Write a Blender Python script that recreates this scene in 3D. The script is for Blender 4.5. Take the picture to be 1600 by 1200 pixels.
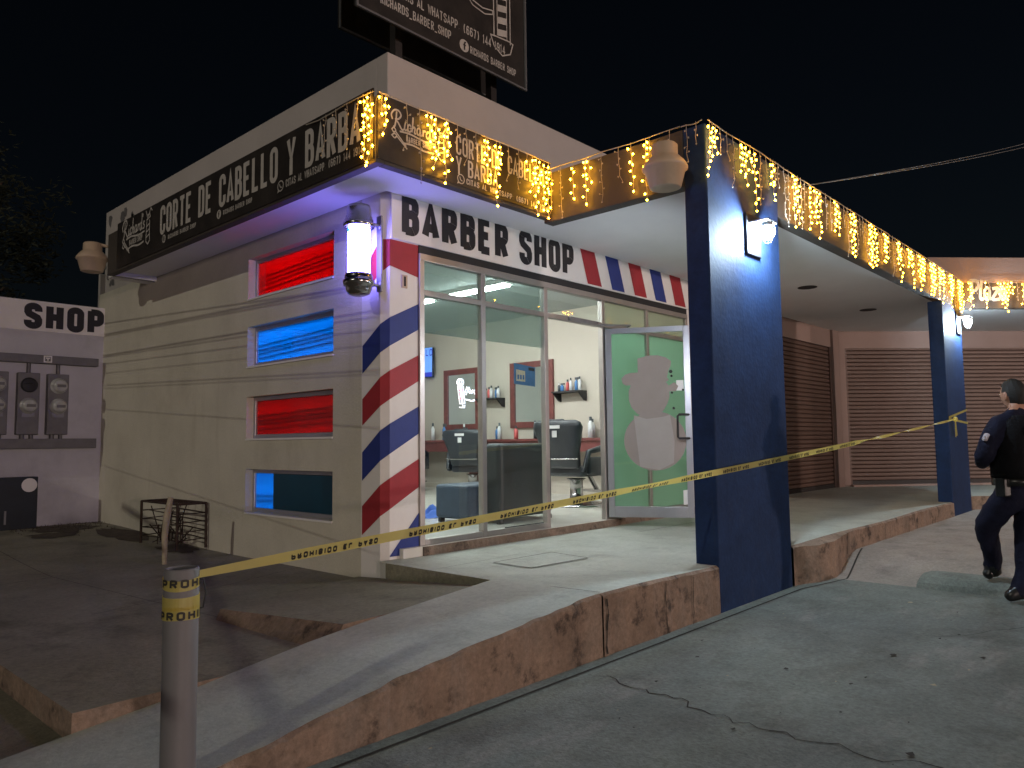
import bpy, bmesh, math, random
from mathutils import Vector, Matrix
random.seed(7)
V = Vector
for o in list(bpy.data.objects): bpy.data.objects.remove(o)
S = bpy.context.scene
COL = S.collection

# ------------------------------------------------------------------ camera
cam = bpy.data.cameras.new('camera'); co = bpy.data.objects.new('camera', cam); COL.objects.link(co)
cr = V((0.67619, -0.73662, -0.01242)); cu = V((-0.04862, -0.06145, 0.99693)); cf = V((0.73512, 0.67351, 0.07737))
M = Matrix((cr, cu, -cf)).transposed().to_4x4(); M.translation = V((-3.7049, -4.7704, 0.9104))
co.matrix_world = M
cam.lens = 26.42; cam.sensor_width = 36; cam.clip_start = .05; cam.clip_end = 2000
S.camera = co
# ------------------------------------------------------------------ world, sun, exposure
SUN = V((-.547, -.075, .24)).normalized()          # towards the street floodlight on the left
w = bpy.data.worlds.new('World'); S.world = w; w.use_nodes = True
nt = w.node_tree; bg = nt.nodes['Background']
sky = nt.nodes.new('ShaderNodeTexSky'); sky.sky_type = 'NISHITA'; sky.sun_disc = False
sky.sun_elevation = math.asin(SUN.z); sky.sun_rotation = math.atan2(SUN.x, SUN.y)
nt.links.new(sky.outputs[0], bg.inputs[0]); bg.inputs[1].default_value = 0.0009
sl = bpy.data.lights.new('sun', 'SUN'); sl.energy = .42; sl.angle = math.radians(.4); sl.color = (1, .93, .78)
so = bpy.data.objects.new('sun', sl); COL.objects.link(so); so.rotation_euler = SUN.to_track_quat('Z', 'Y').to_euler()
S.view_settings.view_transform = 'Standard'; S.view_settings.look = 'None'
S.view_settings.exposure = 0; S.view_settings.gamma = 1
S.cycles.use_denoising = True
S.cycles.max_bounces = 8; S.cycles.transparent_max_bounces = 16
S.cycles.sample_clamp_indirect = 4

# ------------------------------------------------------------------ materials
def mat(name, col, rough=.7, metal=0, var=.15, scale=3, bump=0, bscale=40, dirt=None, dscale=1.2, dlo=.55, dhi=.75, emit=None, es=0, coat=0, spec=.5, fine=0, fscale=45, streak=None):
    m = bpy.data.materials.new(name); m.use_nodes = True
    n = m.node_tree.nodes; l = m.node_tree.links; b = n['Principled BSDF']
    b.inputs['Roughness'].default_value = rough; b.inputs['Metallic'].default_value = metal
    b.inputs['Coat Weight'].default_value = coat; b.inputs['Specular IOR Level'].default_value = spec
    c = (*col, 1)
    b.inputs['Base Color'].default_value = c
    g = n.new('ShaderNodeNewGeometry')
    if var:
        t = n.new('ShaderNodeTexNoise'); t.inputs['Scale'].default_value = scale; t.inputs['Detail'].default_value = 8; t.inputs['Roughness'].default_value = .65
        l.new(g.outputs['Position'], t.inputs['Vector'])
        r = n.new('ShaderNodeValToRGB'); r.color_ramp.elements[0].position = .3; r.color_ramp.elements[1].position = .72
        r.color_ramp.elements[0].color = (*[x * (1 - var) for x in col], 1); r.color_ramp.elements[1].color = (*[min(1, x * (1 + var * .6)) for x in col], 1)
        l.new(t.outputs['Fac'], r.inputs['Fac']); last = r.outputs['Color']
        if dirt:
            t2 = n.new('ShaderNodeTexNoise'); t2.inputs['Scale'].default_value = dscale; t2.inputs['Detail'].default_value = 10; t2.inputs['Roughness'].default_value = .72
            l.new(g.outputs['Position'], t2.inputs['Vector'])
            r2 = n.new('ShaderNodeValToRGB'); r2.color_ramp.elements[0].position = dlo; r2.color_ramp.elements[1].position = dhi
            l.new(t2.outputs['Fac'], r2.inputs['Fac'])
            mx = n.new('ShaderNodeMix'); mx.data_type = 'RGBA'
            l.new(r2.outputs['Color'], mx.inputs[0]); l.new(last, mx.inputs[6]); mx.inputs[7].default_value = (*dirt, 1)
            last = mx.outputs[2]
        if streak:
            mpn = n.new('ShaderNodeMapping'); mpn.inputs['Scale'].default_value = streak[1]; l.new(g.outputs['Position'], mpn.inputs['Vector'])
            t5 = n.new('ShaderNodeTexNoise'); t5.inputs['Scale'].default_value = 1; t5.inputs['Detail'].default_value = 9; t5.inputs['Roughness'].default_value = .7
            l.new(mpn.outputs[0], t5.inputs['Vector'])
            r5 = n.new('ShaderNodeValToRGB'); r5.color_ramp.elements[0].position = streak[2]; r5.color_ramp.elements[1].position = streak[3]
            l.new(t5.outputs['Fac'], r5.inputs['Fac'])
            m5 = n.new('ShaderNodeMix'); m5.data_type = 'RGBA'; l.new(r5.outputs['Color'], m5.inputs[0]); l.new(last, m5.inputs[6]); m5.inputs[7].default_value = (*streak[0], 1); last = m5.outputs[2]
        if fine:
            t4 = n.new('ShaderNodeTexNoise'); t4.inputs['Scale'].default_value = fscale; t4.inputs['Detail'].default_value = 5; t4.inputs['Roughness'].default_value = .8
            l.new(g.outputs['Position'], t4.inputs['Vector'])
            r4 = n.new('ShaderNodeMapRange'); r4.inputs[1].default_value = .3; r4.inputs[2].default_value = .7; r4.inputs[3].default_value = 1 - fine; r4.inputs[4].default_value = 1 + fine
            l.new(t4.outputs['Fac'], r4.inputs[0])
            m4 = n.new('ShaderNodeMix'); m4.data_type = 'RGBA'; m4.blend_type = 'MULTIPLY'; m4.inputs[0].default_value = 1
            l.new(last, m4.inputs[6]); l.new(r4.outputs[0], m4.inputs[7]); last = m4.outputs[2]
        l.new(last, b.inputs['Base Color'])
    if bump:
        t3 = n.new('ShaderNodeTexNoise'); t3.inputs['Scale'].default_value = bscale; t3.inputs['Detail'].default_value = 6
        l.new(g.outputs['Position'], t3.inputs['Vector'])
        bp = n.new('ShaderNodeBump'); bp.inputs['Strength'].default_value = bump; bp.inputs['Distance'].default_value = .01
        l.new(t3.outputs['Fac'], bp.inputs['Height']); l.new(bp.outputs['Normal'], b.inputs['Normal'])
    if emit:
        b.inputs['Emission Color'].default_value = (*emit, 1); b.inputs['Emission Strength'].default_value = es
    return m

def glassmat(name, tint=(1, 1, 1), refl=.06):
    m = bpy.data.materials.new(name); m.use_nodes = True; n = m.node_tree.nodes; l = m.node_tree.links
    n.remove(n['Principled BSDF']); out = n['Material Output']
    tr = n.new('ShaderNodeBsdfTransparent'); tr.inputs[0].default_value = (*tint, 1)
    gl = n.new('ShaderNodeBsdfGlossy'); gl.inputs['Roughness'].default_value = .02
    lw = n.new('ShaderNodeLayerWeight'); lw.inputs[0].default_value = .35
    mp = n.new('ShaderNodeMapRange'); mp.inputs[3].default_value = refl; mp.inputs[4].default_value = .7
    l.new(lw.outputs['Facing'], mp.inputs[0])
    p = n.new('ShaderNodeMath'); p.operation = 'POWER'; p.inputs[1].default_value = 2.2
    l.new(mp.outputs[0], p.inputs[0])
    ad = n.new('ShaderNodeMath'); ad.operation = 'ADD'; ad.inputs[1].default_value = refl * .6
    l.new(p.outputs[0], ad.inputs[0])
    mx = n.new('ShaderNodeMixShader'); l.new(ad.outputs[0], mx.inputs[0]); l.new(tr.outputs[0], mx.inputs[1]); l.new(gl.outputs[0], mx.inputs[2])
    l.new(mx.outputs[0], out.inputs[0]); return m

def filmmat(name, tint, dif, k=.5, tl_=.6, gr=.04):
    m = bpy.data.materials.new(name); m.use_nodes = True; n = m.node_tree.nodes; l = m.node_tree.links
    n.remove(n['Principled BSDF']); out = n['Material Output']
    tr = n.new('ShaderNodeBsdfTransparent'); tr.inputs[0].default_value = (*tint, 1)
    df = n.new('ShaderNodeBsdfDiffuse'); df.inputs[0].default_value = (*dif, 1)
    tl = n.new('ShaderNodeBsdfTranslucent'); tl.inputs[0].default_value = (*dif, 1)
    m1 = n.new('ShaderNodeMixShader'); m1.inputs[0].default_value = tl_; l.new(df.outputs[0], m1.inputs[1]); l.new(tl.outputs[0], m1.inputs[2])
    m2 = n.new('ShaderNodeMixShader'); m2.inputs[0].default_value = k; l.new(tr.outputs[0], m2.inputs[1]); l.new(m1.outputs[0], m2.inputs[2])
    gl = n.new('ShaderNodeBsdfGlossy'); gl.inputs['Roughness'].default_value = gr
    m3 = n.new('ShaderNodeMixShader'); m3.inputs[0].default_value = .05; l.new(m2.outputs[0], m3.inputs[1]); l.new(gl.outputs[0], m3.inputs[2])
    l.new(m3.outputs[0], out.inputs[0]); return m

X = {}
X['cream'] = mat('cream_wall', (.60, .565, .47), .85, var=.12, scale=1.4, bump=.35, bscale=55, dirt=(.44, .40, .32), dscale=.9, dlo=.55, dhi=.85, fine=.06, fscale=40, streak=((.47, .43, .34), (.0, 3.5, .45), .58, .8))
X['parapet'] = mat('parapet_paint', (.50, .46, .44), .85, var=.08, scale=1.3, bump=.2, bscale=50, dirt=(.40, .36, .33), dscale=.8, dlo=.55, dhi=.85)
X['white'] = mat('white_paint', (.80, .77, .74), .75, var=.07, scale=2.5, bump=.15, bscale=70, dirt=(.5, .46, .42), dscale=2.2, dlo=.6, dhi=.9)
X['soffit'] = mat('soffit_paint', (.80, .79, .78), .85, var=.06, scale=1.1, bump=.12, bscale=50)
X['red'] = mat('red_paint', (.36, .02, .03), .6, var=.12, scale=6, bump=.12, bscale=70)
X['blue'] = mat('blue_paint', (.015, .035, .22), .6, var=.12, scale=6, bump=.12, bscale=70)
X['black'] = mat('black_paint', (.012, .011, .014), .6, var=.2, scale=8)
X['navy'] = mat('navy_paint', (.013, .034, .100), .7, var=.3, scale=4, bump=.22, bscale=30, dirt=(.026, .042, .095), dscale=3, dlo=.55, dhi=.8, spec=.2, fine=.15, fscale=25, streak=((.03, .045, .08), (14, 14, .9), .62, .75))
X['beam'] = mat('dark_beam_paint', (.060, .050, .041), .75, var=.25, scale=3, bump=.25, bscale=40)
X['vinyl'] = mat('banner_vinyl', (.028, .023, .02), .5, var=.6, scale=4, bump=.2, bscale=8)
X['vinyltxt'] = mat('banner_letter_vinyl', (.52, .49, .45), .6, var=.12, scale=8)
X['lot'] = mat('lot_concrete', (.195, .222, .205), .88, var=.28, scale=1.6, bump=.6, bscale=70, dirt=(.095, .095, .085), dscale=2.6, dlo=.5, dhi=.78, fine=.30, fscale=38, streak=((.27, .27, .25), (1.1, 3.2, 1), .56, .74))
X['lot_pale'] = mat('pale_lot_concrete', (.35, .315, .285), .88, var=.2, scale=2.4, bump=.5, bscale=60, dirt=(.18, .16, .14), dscale=3.0, dlo=.52, dhi=.78, fine=.22, fscale=34)
X['walk'] = mat('walk_concrete', (.43, .45, .395), .75, var=.16, scale=1.9, bump=.3, bscale=60, dirt=(.235, .24, .21), dscale=3.0, dlo=.52, dhi=.84, fine=.15, fscale=32, streak=((.30, .31, .27), (4, 1.2, 1), .55, .8))
X['apron'] = mat('apron_concrete', (.25, .238, .175), .88, var=.24, scale=1.7, bump=.5, bscale=50, dirt=(.085, .078, .052), dscale=2.0, dlo=.52, dhi=.78, fine=.26, fscale=34)
X['kerb'] = mat('kerb_side', (.262, .185, .135), .9, var=.35, scale=3.4, bump=1.0, bscale=26, dirt=(.05, .036, .028), dscale=4.2, dlo=.53, dhi=.64, fine=.28, fscale=30, streak=((.21, .165, .13), (3.0, 3.0, 1.2), .5, .72))
X['crack'] = mat('crack_dark', (.03, .026, .022), .95, var=.2)
X['alu'] = mat('aluminium', (.42, .39, .37), .42, .75, var=.08, scale=6)
X['alub'] = mat('bright_aluminium', (.44, .44, .48), .42, .75, var=.08, scale=6)
X['gasket'] = mat('black_gasket', (.015, .015, .017), .6, var=0)
X['chrome'] = mat('chrome', (.42, .41, .41), .2, 1, var=0)
X['steel'] = mat('dull_steel', (.25, .25, .26), .5, .7, var=.2, scale=9)
X['darkmetal'] = mat('dark_metal', (.035, .03, .028), .6, .3, var=.3, scale=12)
X['rust'] = mat('rusty_bar', (.05, .03, .02), .85, .1, var=.5, scale=25, bump=.4, bscale=80)
X['shop_wall'] = mat('shop_wall', (.50, .455, .39), .8, var=.04, scale=2)
X['shop_ceil'] = mat('shop_ceiling', (.62, .65, .65), .8, var=.03, scale=2)
X['tile'] = mat('floor_tile', (.66, .64, .58), .25, var=.08, scale=4)
X['wood'] = mat('red_wood', (.155, .042, .04), .4, var=.3, scale=9, coat=.2)
X['leather'] = mat('black_leather', (.022, .027, .035), .34, var=.25, scale=8, bump=.2, bscale=60)
X['sofa'] = mat('dark_upholstery', (.012, .02, .024), .45, var=.3, scale=6, bump=.2, bscale=50)
X['bluesofa'] = mat('blue_upholstery', (.035, .06, .10), .5, var=.25, scale=6, bump=.2, bscale=50)
X['cloth'] = mat('blue_cloth', (.05, .14, .55), .8, var=.3, scale=7)
X['mirror'] = mat('mirror', (.80, .92, 1.0), .03, 1, var=0)
X['shutter'] = mat('shutter_metal', (.135, .082, .062), .5, .15, var=.14, scale=2.2, dirt=(.13, .085, .065), dscale=1.5, dlo=.5, dhi=.8)
X['plaza'] = mat('plaza_wall', (.33, .235, .20), .85, var=.1, scale=1.3, bump=.2, bscale=50)
X['beige'] = mat('beige_plastic', (.55, .42, .30), .5, var=.1, scale=9)
X['meter'] = mat('meter_box_grey', (.17, .165, .165), .55, .35, var=.2, scale=7)
X['meterglass'] = mat('meter_dome', (.55, .55, .53), .12, .2, var=.15, scale=20, coat=1)
X['pvc'] = mat('grey_pipe', (.15, .145, .15), .55, var=.08, scale=5, bump=.05, bscale=60)
X['stake'] = mat('pale_stake', (.42, .36, .25), .85, var=.3, scale=20)
X['tape'] = filmmat('barrier_tape_film', (.9, .8, .3), (.84, .73, .22), .90, gr=.45)
X['tapetxt'] = mat('tape_ink', (.02, .018, .012), .6, var=0)
X['glass'] = glassmat('clear_glass', (.97, 1, .99), .05)
X['tint'] = filmmat('tinted_film', (.50, .58, .56), (.16, .22, .20), .42)
X['green'] = filmmat('green_film', (.45, .62, .50), (.40, .58, .46), .80)
X['beigefilm'] = filmmat('beige_film', (.6, .6, .5), (.40, .41, .33), .7)
X['redpane'] = filmmat('red_film', (.6, .01, .01), (.48, .010, .02), .96, .9)
X['bluepane'] = filmmat('blue_film', (.02, .2, .8), (.02, .42, .95), .96, .9)
X['tealpane'] = mat('dark_teal_board', (.004, .055, .10), .3, var=.2, scale=2, spec=.25)
X['paper'] = mat('brown_paper', (.30, .25, .23), .9, var=.06, scale=5)
X['paper2'] = mat('pale_paper', (.38, .335, .315), .9, var=.06, scale=5)
X['card'] = mat('white_card', (.75, .74, .74), .8, var=0)
X['postblue'] = mat('poster_blue', (.06, .15, .30), .6, var=.2, scale=20)
X['postbeige'] = mat('poster_beige', (.55, .48, .34), .6, var=.2, scale=40)
X['screen'] = mat('tv_screen', (.05, .1, .3), .3, var=0, emit=(.18, .42, 1), es=.95)
X['screen2'] = mat('tv_screen_dark', (.02, .02, .2), .3, var=0, emit=(.03, .05, .75), es=.6)
X['mirrorglow'] = mat('mirror_glow', (.9, .9, .9), .4, var=0, emit=(1, .85, .95), es=2.2)
X['mirrorglowred'] = mat('mirror_glow_red', (.9, .2, .2), .4, var=0, emit=(1, .12, .2), es=1.5)
X['tube'] = mat('fluorescent_tube', (.9, .9, .9), .4, var=0, emit=(.93, 1, .98), es=118)
X['poleglow'] = mat('barber_pole_glow', (.8, .8, .9), .3, var=0, emit=(.21, .175, 1), es=44)
X['polecyan'] = mat('barber_pole_cyan', (.3, .8, .9), .3, var=0, emit=(.02, .75, .80), es=1.1)
X['polered'] = mat('barber_pole_pink', (.9, .3, .5), .3, var=0, emit=(.9, .45, 1), es=1.3)
X['lamp'] = mat('lamp_bulb', (1, 1, 1), .3, var=0, emit=(.66, .85, 1), es=2000)
X['filllamp'] = mat('fill_lamp_bulb', (1, 1, 1), .3, var=0, emit=(.82, .92, 1), es=620)
X['bulb'] = mat('warm_bulb', (1, .8, .5), .3, var=0, emit=(1, .44, .018), es=78)
X['bulboff'] = mat('unlit_bulb', (.42, .39, .34), .35, var=0)
X['wire'] = mat('pale_wire', (.42, .38, .32), .6, var=0)
X['cable'] = mat('cable_black', (.02, .02, .02), .7, var=0)
X['greycable'] = mat('cable_grey', (.14, .14, .14), .6, var=0)
X['uniform'] = mat('navy_uniform', (.009, .010, .026), .85, var=.35, scale=9, bump=.8, bscale=26, spec=.2)
X['vestm'] = mat('black_vest', (.004, .004, .006), .85, var=.3, scale=14, bump=.5, bscale=60, spec=.2)
X['skin'] = mat('skin', (.42, .21, .14), .5, var=.1, scale=20)
X['hairm'] = mat('black_hair', (.008, .007, .006), .7, var=.4, scale=60, bump=.5, bscale=200)
X['boot'] = mat('black_boot', (.008, .008, .008), .35, var=.2)
X['patch'] = mat('pale_patch', (.42, .36, .38), .8, var=.4, scale=60)
X['leaf'] = mat('dark_leaf', (.03, .036, .02), .7, var=.5, scale=1.5)
X['bark'] = mat('bark', (.09, .065, .045), .9, var=.4, scale=6, bump=.6, bscale=20)
X['bottleblue'] = mat('bottle_blue', (.08, .22, .5), .25, var=0)
X['bottlewhite'] = mat('bottle_white', (.75, .76, .78), .3, var=0)
X['bottledark'] = mat('bottle_dark', (.05, .06, .07), .3, var=0)
X['bottlered'] = mat('bottle_red', (.6, .12, .12), .3, var=0)

# ------------------------------------------------------------------ mesh builder
class MB:
    def __init__(s): s.v = []; s.f = []; s.m = []; s.sm = []
    def face(s, pts, mi=0, sm=False):
        i = len(s.v); s.v += [tuple(p) for p in pts]; s.f.append(tuple(range(i, i + len(pts)))); s.m.append(mi); s.sm.append(sm)
    def idx(s, vs, fs, mi=0, sm=False):
        i = len(s.v); s.v += [tuple(p) for p in vs]
        for f in fs: s.f.append(tuple(i + k for k in f)); s.m.append(mi); s.sm.append(sm)
    def box(s, x0, x1, y0, y1, z0, z1, mi=0):
        s.fbox(V((x0, y0, z0)), V((x1 - x0, 0, 0)), V((0, y1 - y0, 0)), V((0, 0, z1 - z0)), mi)
    def fbox(s, o, a, b, c, mi=0):
        o, a, b, c = V(o), V(a), V(b), V(c)
        vs = [o, o + a, o + a + b, o + b, o + c, o + a + c, o + a + b + c, o + b + c]
        s.idx(vs, [(3, 2, 1, 0), (4, 5, 6, 7), (0, 1, 5, 4), (1, 2, 6, 5), (2, 3, 7, 6), (3, 0, 4, 7)], mi)
    def tube(s, pts, r, n=8, mi=0, caps=True, sm=True):
        pts = [V(p) for p in pts]; R = r if isinstance(r, (list, tuple)) else [r] * len(pts)
        vs = []; fs = []
        for i, p in enumerate(pts):
            d = (pts[min(i + 1, len(pts) - 1)] - pts[max(i - 1, 0)]).normalized()
            a = d.orthogonal().normalized() if i == 0 else (a - d * a.dot(d)).normalized()
            b = d.cross(a)
            for k in range(n):
                t = 2 * math.pi * k / n; vs.append(p + (a * math.cos(t) + b * math.sin(t)) * R[i])
        for i in range(len(pts) - 1):
            for k in range(n): fs.append((i * n + k, i * n + (k + 1) % n, (i + 1) * n + (k + 1) % n, (i + 1) * n + k))
        s.idx(vs, fs, mi, sm)
        if caps:
            s.face(vs[:n][::-1], mi); s.face(vs[-n:], mi)
    def lathe(s, c, prof, n=20, mi=0, axis=(0, 0, 1), sm=True, mfun=None):
        ax = V(axis).normalized(); a = ax.orthogonal().normalized(); b = ax.cross(a); c = V(c)
        if abs(ax.z) > .99: a = V((1, 0, 0)); b = V((0, 1, 0)) * (1 if ax.z > 0 else -1)
        vs = []
        for r, z in prof:
            for k in range(n):
                t = 2 * math.pi * k / n; vs.append(c + ax * z + (a * math.cos(t) + b * math.sin(t)) * max(r, 1e-4))
        i0 = len(s.v); s.v += [tuple(p) for p in vs]
        for i in range(len(prof) - 1):
            for k in range(n):
                s.f.append((i0 + i * n + k, i0 + i * n + (k + 1) % n, i0 + (i + 1) * n + (k + 1) % n, i0 + (i + 1) * n + k))
                s.m.append(mfun(i, k) if mfun else mi); s.sm.append(sm)
    def loft(s, secs, n=16, mi=0, p=2.0):
        vs = []; fs = []
        for c, a, b in secs:
            for k in range(n):
                t = 2 * math.pi * k / n; ct, st = math.cos(t), math.sin(t)
                vs.append(V(c) + V(a) * (abs(ct) ** (2 / p) * (1 if ct > 0 else -1)) + V(b) * (abs(st) ** (2 / p) * (1 if st > 0 else -1)))
        for i in range(len(secs) - 1):
            for k in range(n): fs.append((i * n + k, i * n + (k + 1) % n, (i + 1) * n + (k + 1) % n, (i + 1) * n + k))
        fs.append(tuple(range(n))[::-1]); fs.append(tuple((len(secs) - 1) * n + k for k in range(n)))
        s.idx(vs, fs, mi, True)
    def prism(s, poly, depth, mi=0):
        poly = [V(p) for p in poly]; d = V(depth); n = len(poly)
        s.idx(poly + [p + d for p in poly], [tuple(range(n))[::-1], tuple(range(n, 2 * n))] + [(i, (i + 1) % n, n + (i + 1) % n, n + i) for i in range(n)], mi)
    def ellip(s, c, a, b, cc, n=12, m=8, mi=0):
        secs = []
        for i in range(1, m):
            t = math.pi * i / m
            secs.append((V(c) - V(cc) * math.cos(t), V(a) * math.sin(t), V(b) * math.sin(t)))
        s.loft(secs, n, mi)
    def build(s, name, mats, parent=None, bevel=0, seg=2, autosm=False):
        me = bpy.data.meshes.new(name); me.from_pydata(s.v, [], s.f)
        mats = mats if isinstance(mats, list) else [mats]
        for m in mats: me.materials.append(X[m] if isinstance(m, str) else m)
        me.polygons.foreach_set('material_index', s.m); me.polygons.foreach_set('use_smooth', s.sm)
        bm = bmesh.new(); bm.from_mesh(me); bmesh.ops.recalc_face_normals(bm, faces=bm.faces)
        bm.to_mesh(me); bm.free(); me.update()
        o = bpy.data.objects.new(name, me); COL.objects.link(o)
        if parent: o.parent = parent
        if bevel:
            md = o.modifiers.new('bevel', 'BEVEL'); md.width = bevel; md.segments = seg; md.limit_method = 'ANGLE'; md.angle_limit = math.radians(40)
        return o

def tag(o, label, cat, group=None):
    o['label'] = label; o['category'] = cat
    if group: o['group'] = group
    return o
def thing(name, label, cat, loc=(0, 0, 0), group=None):
    o = bpy.data.objects.new(name, None); COL.objects.link(o); o.location = loc; o.empty_display_size = .1
    return tag(o, label, cat, group)
def struct(o): o['kind'] = 'structure'; return o
def off(p, q): return V(p) - V(q)
class LMB(MB):      # builder whose points are given in world space and stored relative to a base
    def __init__(s, base): super().__init__(); s.base = V(base)
    def build(s, *a, **k):
        s.v = [tuple(V(p) - s.base) for p in s.v]; return super().build(*a, **k)

# ------------------------------------------------------------------ stroke lettering
def arc(cx, cy, rx, ry, a0, a1, n=6):
    return [(cx + rx * math.cos(math.radians(a0 + (a1 - a0) * i / n)), cy + ry * math.sin(math.radians(a0 + (a1 - a0) * i / n))) for i in range(n + 1)]
rX, rY = .48, .17
def bowl(y0, y1, xr=1.0):
    ry = min(rY, (y1 - y0) / 2)
    return [(0, y1)] + arc(xr - rX, y1 - ry, rX, ry, 90, 0) + arc(xr - rX, y0 + ry, rX, ry, 0, -90) + [(0, y0)]
OO = arc(.5, 1 - rY, .5, rY, 0, 180, 10) + arc(.5, rY, .5, rY, 180, 360, 10) + [(1, 1 - rY)]
CC = [(1, .68)] + arc(.5, 1 - rY, .5, rY, 0, 180, 10) + arc(.5, rY, .5, rY, 180, 360, 10) + [(1, .32)]
SS = [(1, .74)] + arc(.5, 1 - rY, .5, rY, 0, 180, 10) + [(0, .70), (.12, .60), (.88, .42), (1, .31)] + arc(.5, rY, .5, rY, 0, -180, 10) + [(0, .27)]
G = {
 'A': [[(-.06, 0), (.5, 1.0), (1.06, 0)], [(.18, .27), (.82, .27)]],
 'B': [[(0, -.07), (0, 1.07)], bowl(.53, 1, .95), bowl(0, .53, 1.0)],
 'C': [CC], 'O': [OO], '0': [OO], 'S': [SS],
 'D': [[(0, -.07), (0, 1.07)], bowl(0, 1, 1.0)],
 'E': [[(0, -.07), (0, 1.07)], [(0, 1), (1, 1)], [(0, .52), (.85, .52)], [(0, 0), (1, 0)]],
 'H': [[(0, -.07), (0, 1.07)], [(1, -.07), (1, 1.07)], [(0, .52), (1, .52)]],
 'I': [[(.5, -.07), (.5, 1.07)]],
 'L': [[(0, -.07), (0, 1.07)], [(0, 0), (1, 0)]],
 'P': [[(0, -.07), (0, 1.07)], bowl(.42, 1)],
 'R': [[(0, -.07), (0, 1.07)], bowl(.48, 1, .95), [(.48, .48), (.97, -.03)]],
 'T': [[(.5, -.07), (.5, 1.07)], [(-.1, 1), (1.1, 1)]],
 'W': [[(-.2, 1.05), (.15, 0), (.5, .9), (.85, 0), (1.2, 1.05)]],
 'Y': [[(-.08, 1.07), (.5, .42), (1.08, 1.07)], [(.5, .45), (.5, -.07)]],
 '1': [[(.15, .8), (.6, 1.0), (.6, -.07)]],
 '4': [[(.75, -.07), (.75, 1.07), (0, .25), (1.1, .25)]],
 '6': [[(.95, .8)] + arc(.5, 1 - rY, .5, rY, 20, 180, 8) + arc(.5, rY, .5, rY, 180, 360, 8) + arc(.5, .42, .5, rY, 0, 180, 8)],
 '7': [[(-.05, 1), (1, 1), (.4, -.07)]],
 '9': [[(.05, .2)] + arc(.5, rY, .5, rY, 200, 360, 8) + arc(.5, 1 - rY, .5, rY, 0, 180, 8) + arc(.5, .58, .5, rY, 180, 360, 8)],
 '(': [arc(1.15, .5, .95, .66, 120, 240, 8)], ')': [arc(-.15, .5, .95, .66, 60, -60, 8)],
 ':': [[(.4, .68), (.6, .68)], [(.4, .12), (.6, .12)]], '_': [[(-.1, -.1), (1.1, -.1)]], '.': [[(.4, 0), (.6, 0)]],
}
def ribbon2d(pts, t):
    n = len(pts); P = [V((p[0], p[1])) for p in pts]; closed = (P[0] - P[-1]).length < 1e-6 and n > 3
    if closed: P = P[:-1]; n -= 1
    L = []; R = []
    for i in range(n):
        a = P[(i - 1) % n] if (i > 0 or closed) else None; b = P[(i + 1) % n] if (i < n - 1 or closed) else None
        d1 = (P[i] - a).normalized() if a is not None else None; d2 = (b - P[i]).normalized() if b is not None else None
        if d1 is None: d1 = d2
        if d2 is None: d2 = d1
        n1 = V((-d1.y, d1.x)); n2 = V((-d2.y, d2.x)); m = n1 + n2
        m = m.normalized() if m.length > 1e-6 else n1
        k = min(1 / max(m.dot(n1), .3), 2.2)
        L.append(P[i] + m * (t / 2 * k)); R.append(P[i] - m * (t / 2 * k))
    q = []
    for i in range(n if closed else n - 1):
        j = (i + 1) % n; q.append((R[i], R[j], L[j], L[i]))
    return q
def glyph_quads(ch, h, w, t):
    out = []
    for pl in G.get(ch, []):
        out += ribbon2d([(t / 2 + x * (w - t), t / 2 + y * (h - t)) for x, y in pl], t)
    return out
def text(mb, st, o, U, Vv, h, w, t, gap, mi=0, n=None, lift=.003, fit=None, space=None):
    """flat letters: o lower left corner, U reading direction, Vv up, n outward normal"""
    U, Vv, o = V(U).normalized(), V(Vv).normalized(), V(o); n = V(n) if n is not None else U.cross(Vv)
    space = space or w * .75
    def adv(c): return space if c == ' ' else (w * .3 if c == 'I' else w * .5 if c in ':.' else w * .85 if c in '()' else w * .7 if c == '1' else w)
    tot = sum(adv(c) + gap for c in st) - gap
    sx = fit / tot if fit else 1
    x = 0
    for c in st:
        a = adv(c)
        cw = max(a, t * 1.01) if c == 'I' else a
        lay = 0
        for q in glyph_quads(c, h, cw, t):
            mb.face([o + U * ((x + p.x) * sx) + Vv * p.y + n * (lift + lay) for p in q], mi)
            lay = (lay + .00013) % .0012
        x += a + gap
def strokes(mb, pls, o, U, Vv, sc, t, mi=0, n=None, lift=.003):
    U, Vv, o = V(U).normalized(), V(Vv).normalized(), V(o); n = V(n) if n is not None else U.cross(Vv)
    lay = 0
    for pl in pls:
        for q in ribbon2d(pl, t):
            mb.face([o + U * (p.x * sc) + Vv * (p.y * sc) + n * (lift + lay) for p in q], mi)
            lay = (lay + .00013) % .0012
def smooth(pts, k=4):
    out = []
    n = len(pts)
    for i in range(n - 1):
        p0, p1, p2, p3 = pts[max(i - 1, 0)], pts[i], pts[i + 1], pts[min(i + 2, n - 1)]
        for j in range(k):
            t = j / k
            out.append(tuple(.5 * ((2 * p1[a]) + (-p0[a] + p2[a]) * t + (2 * p0[a] - 5 * p1[a] + 4 * p2[a] - p3[a]) * t * t + (-p0[a] + 3 * p1[a] - 3 * p2[a] + p3[a]) * t ** 3) for a in range(2)))
    out.append(tuple(pts[-1])); return out
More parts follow.
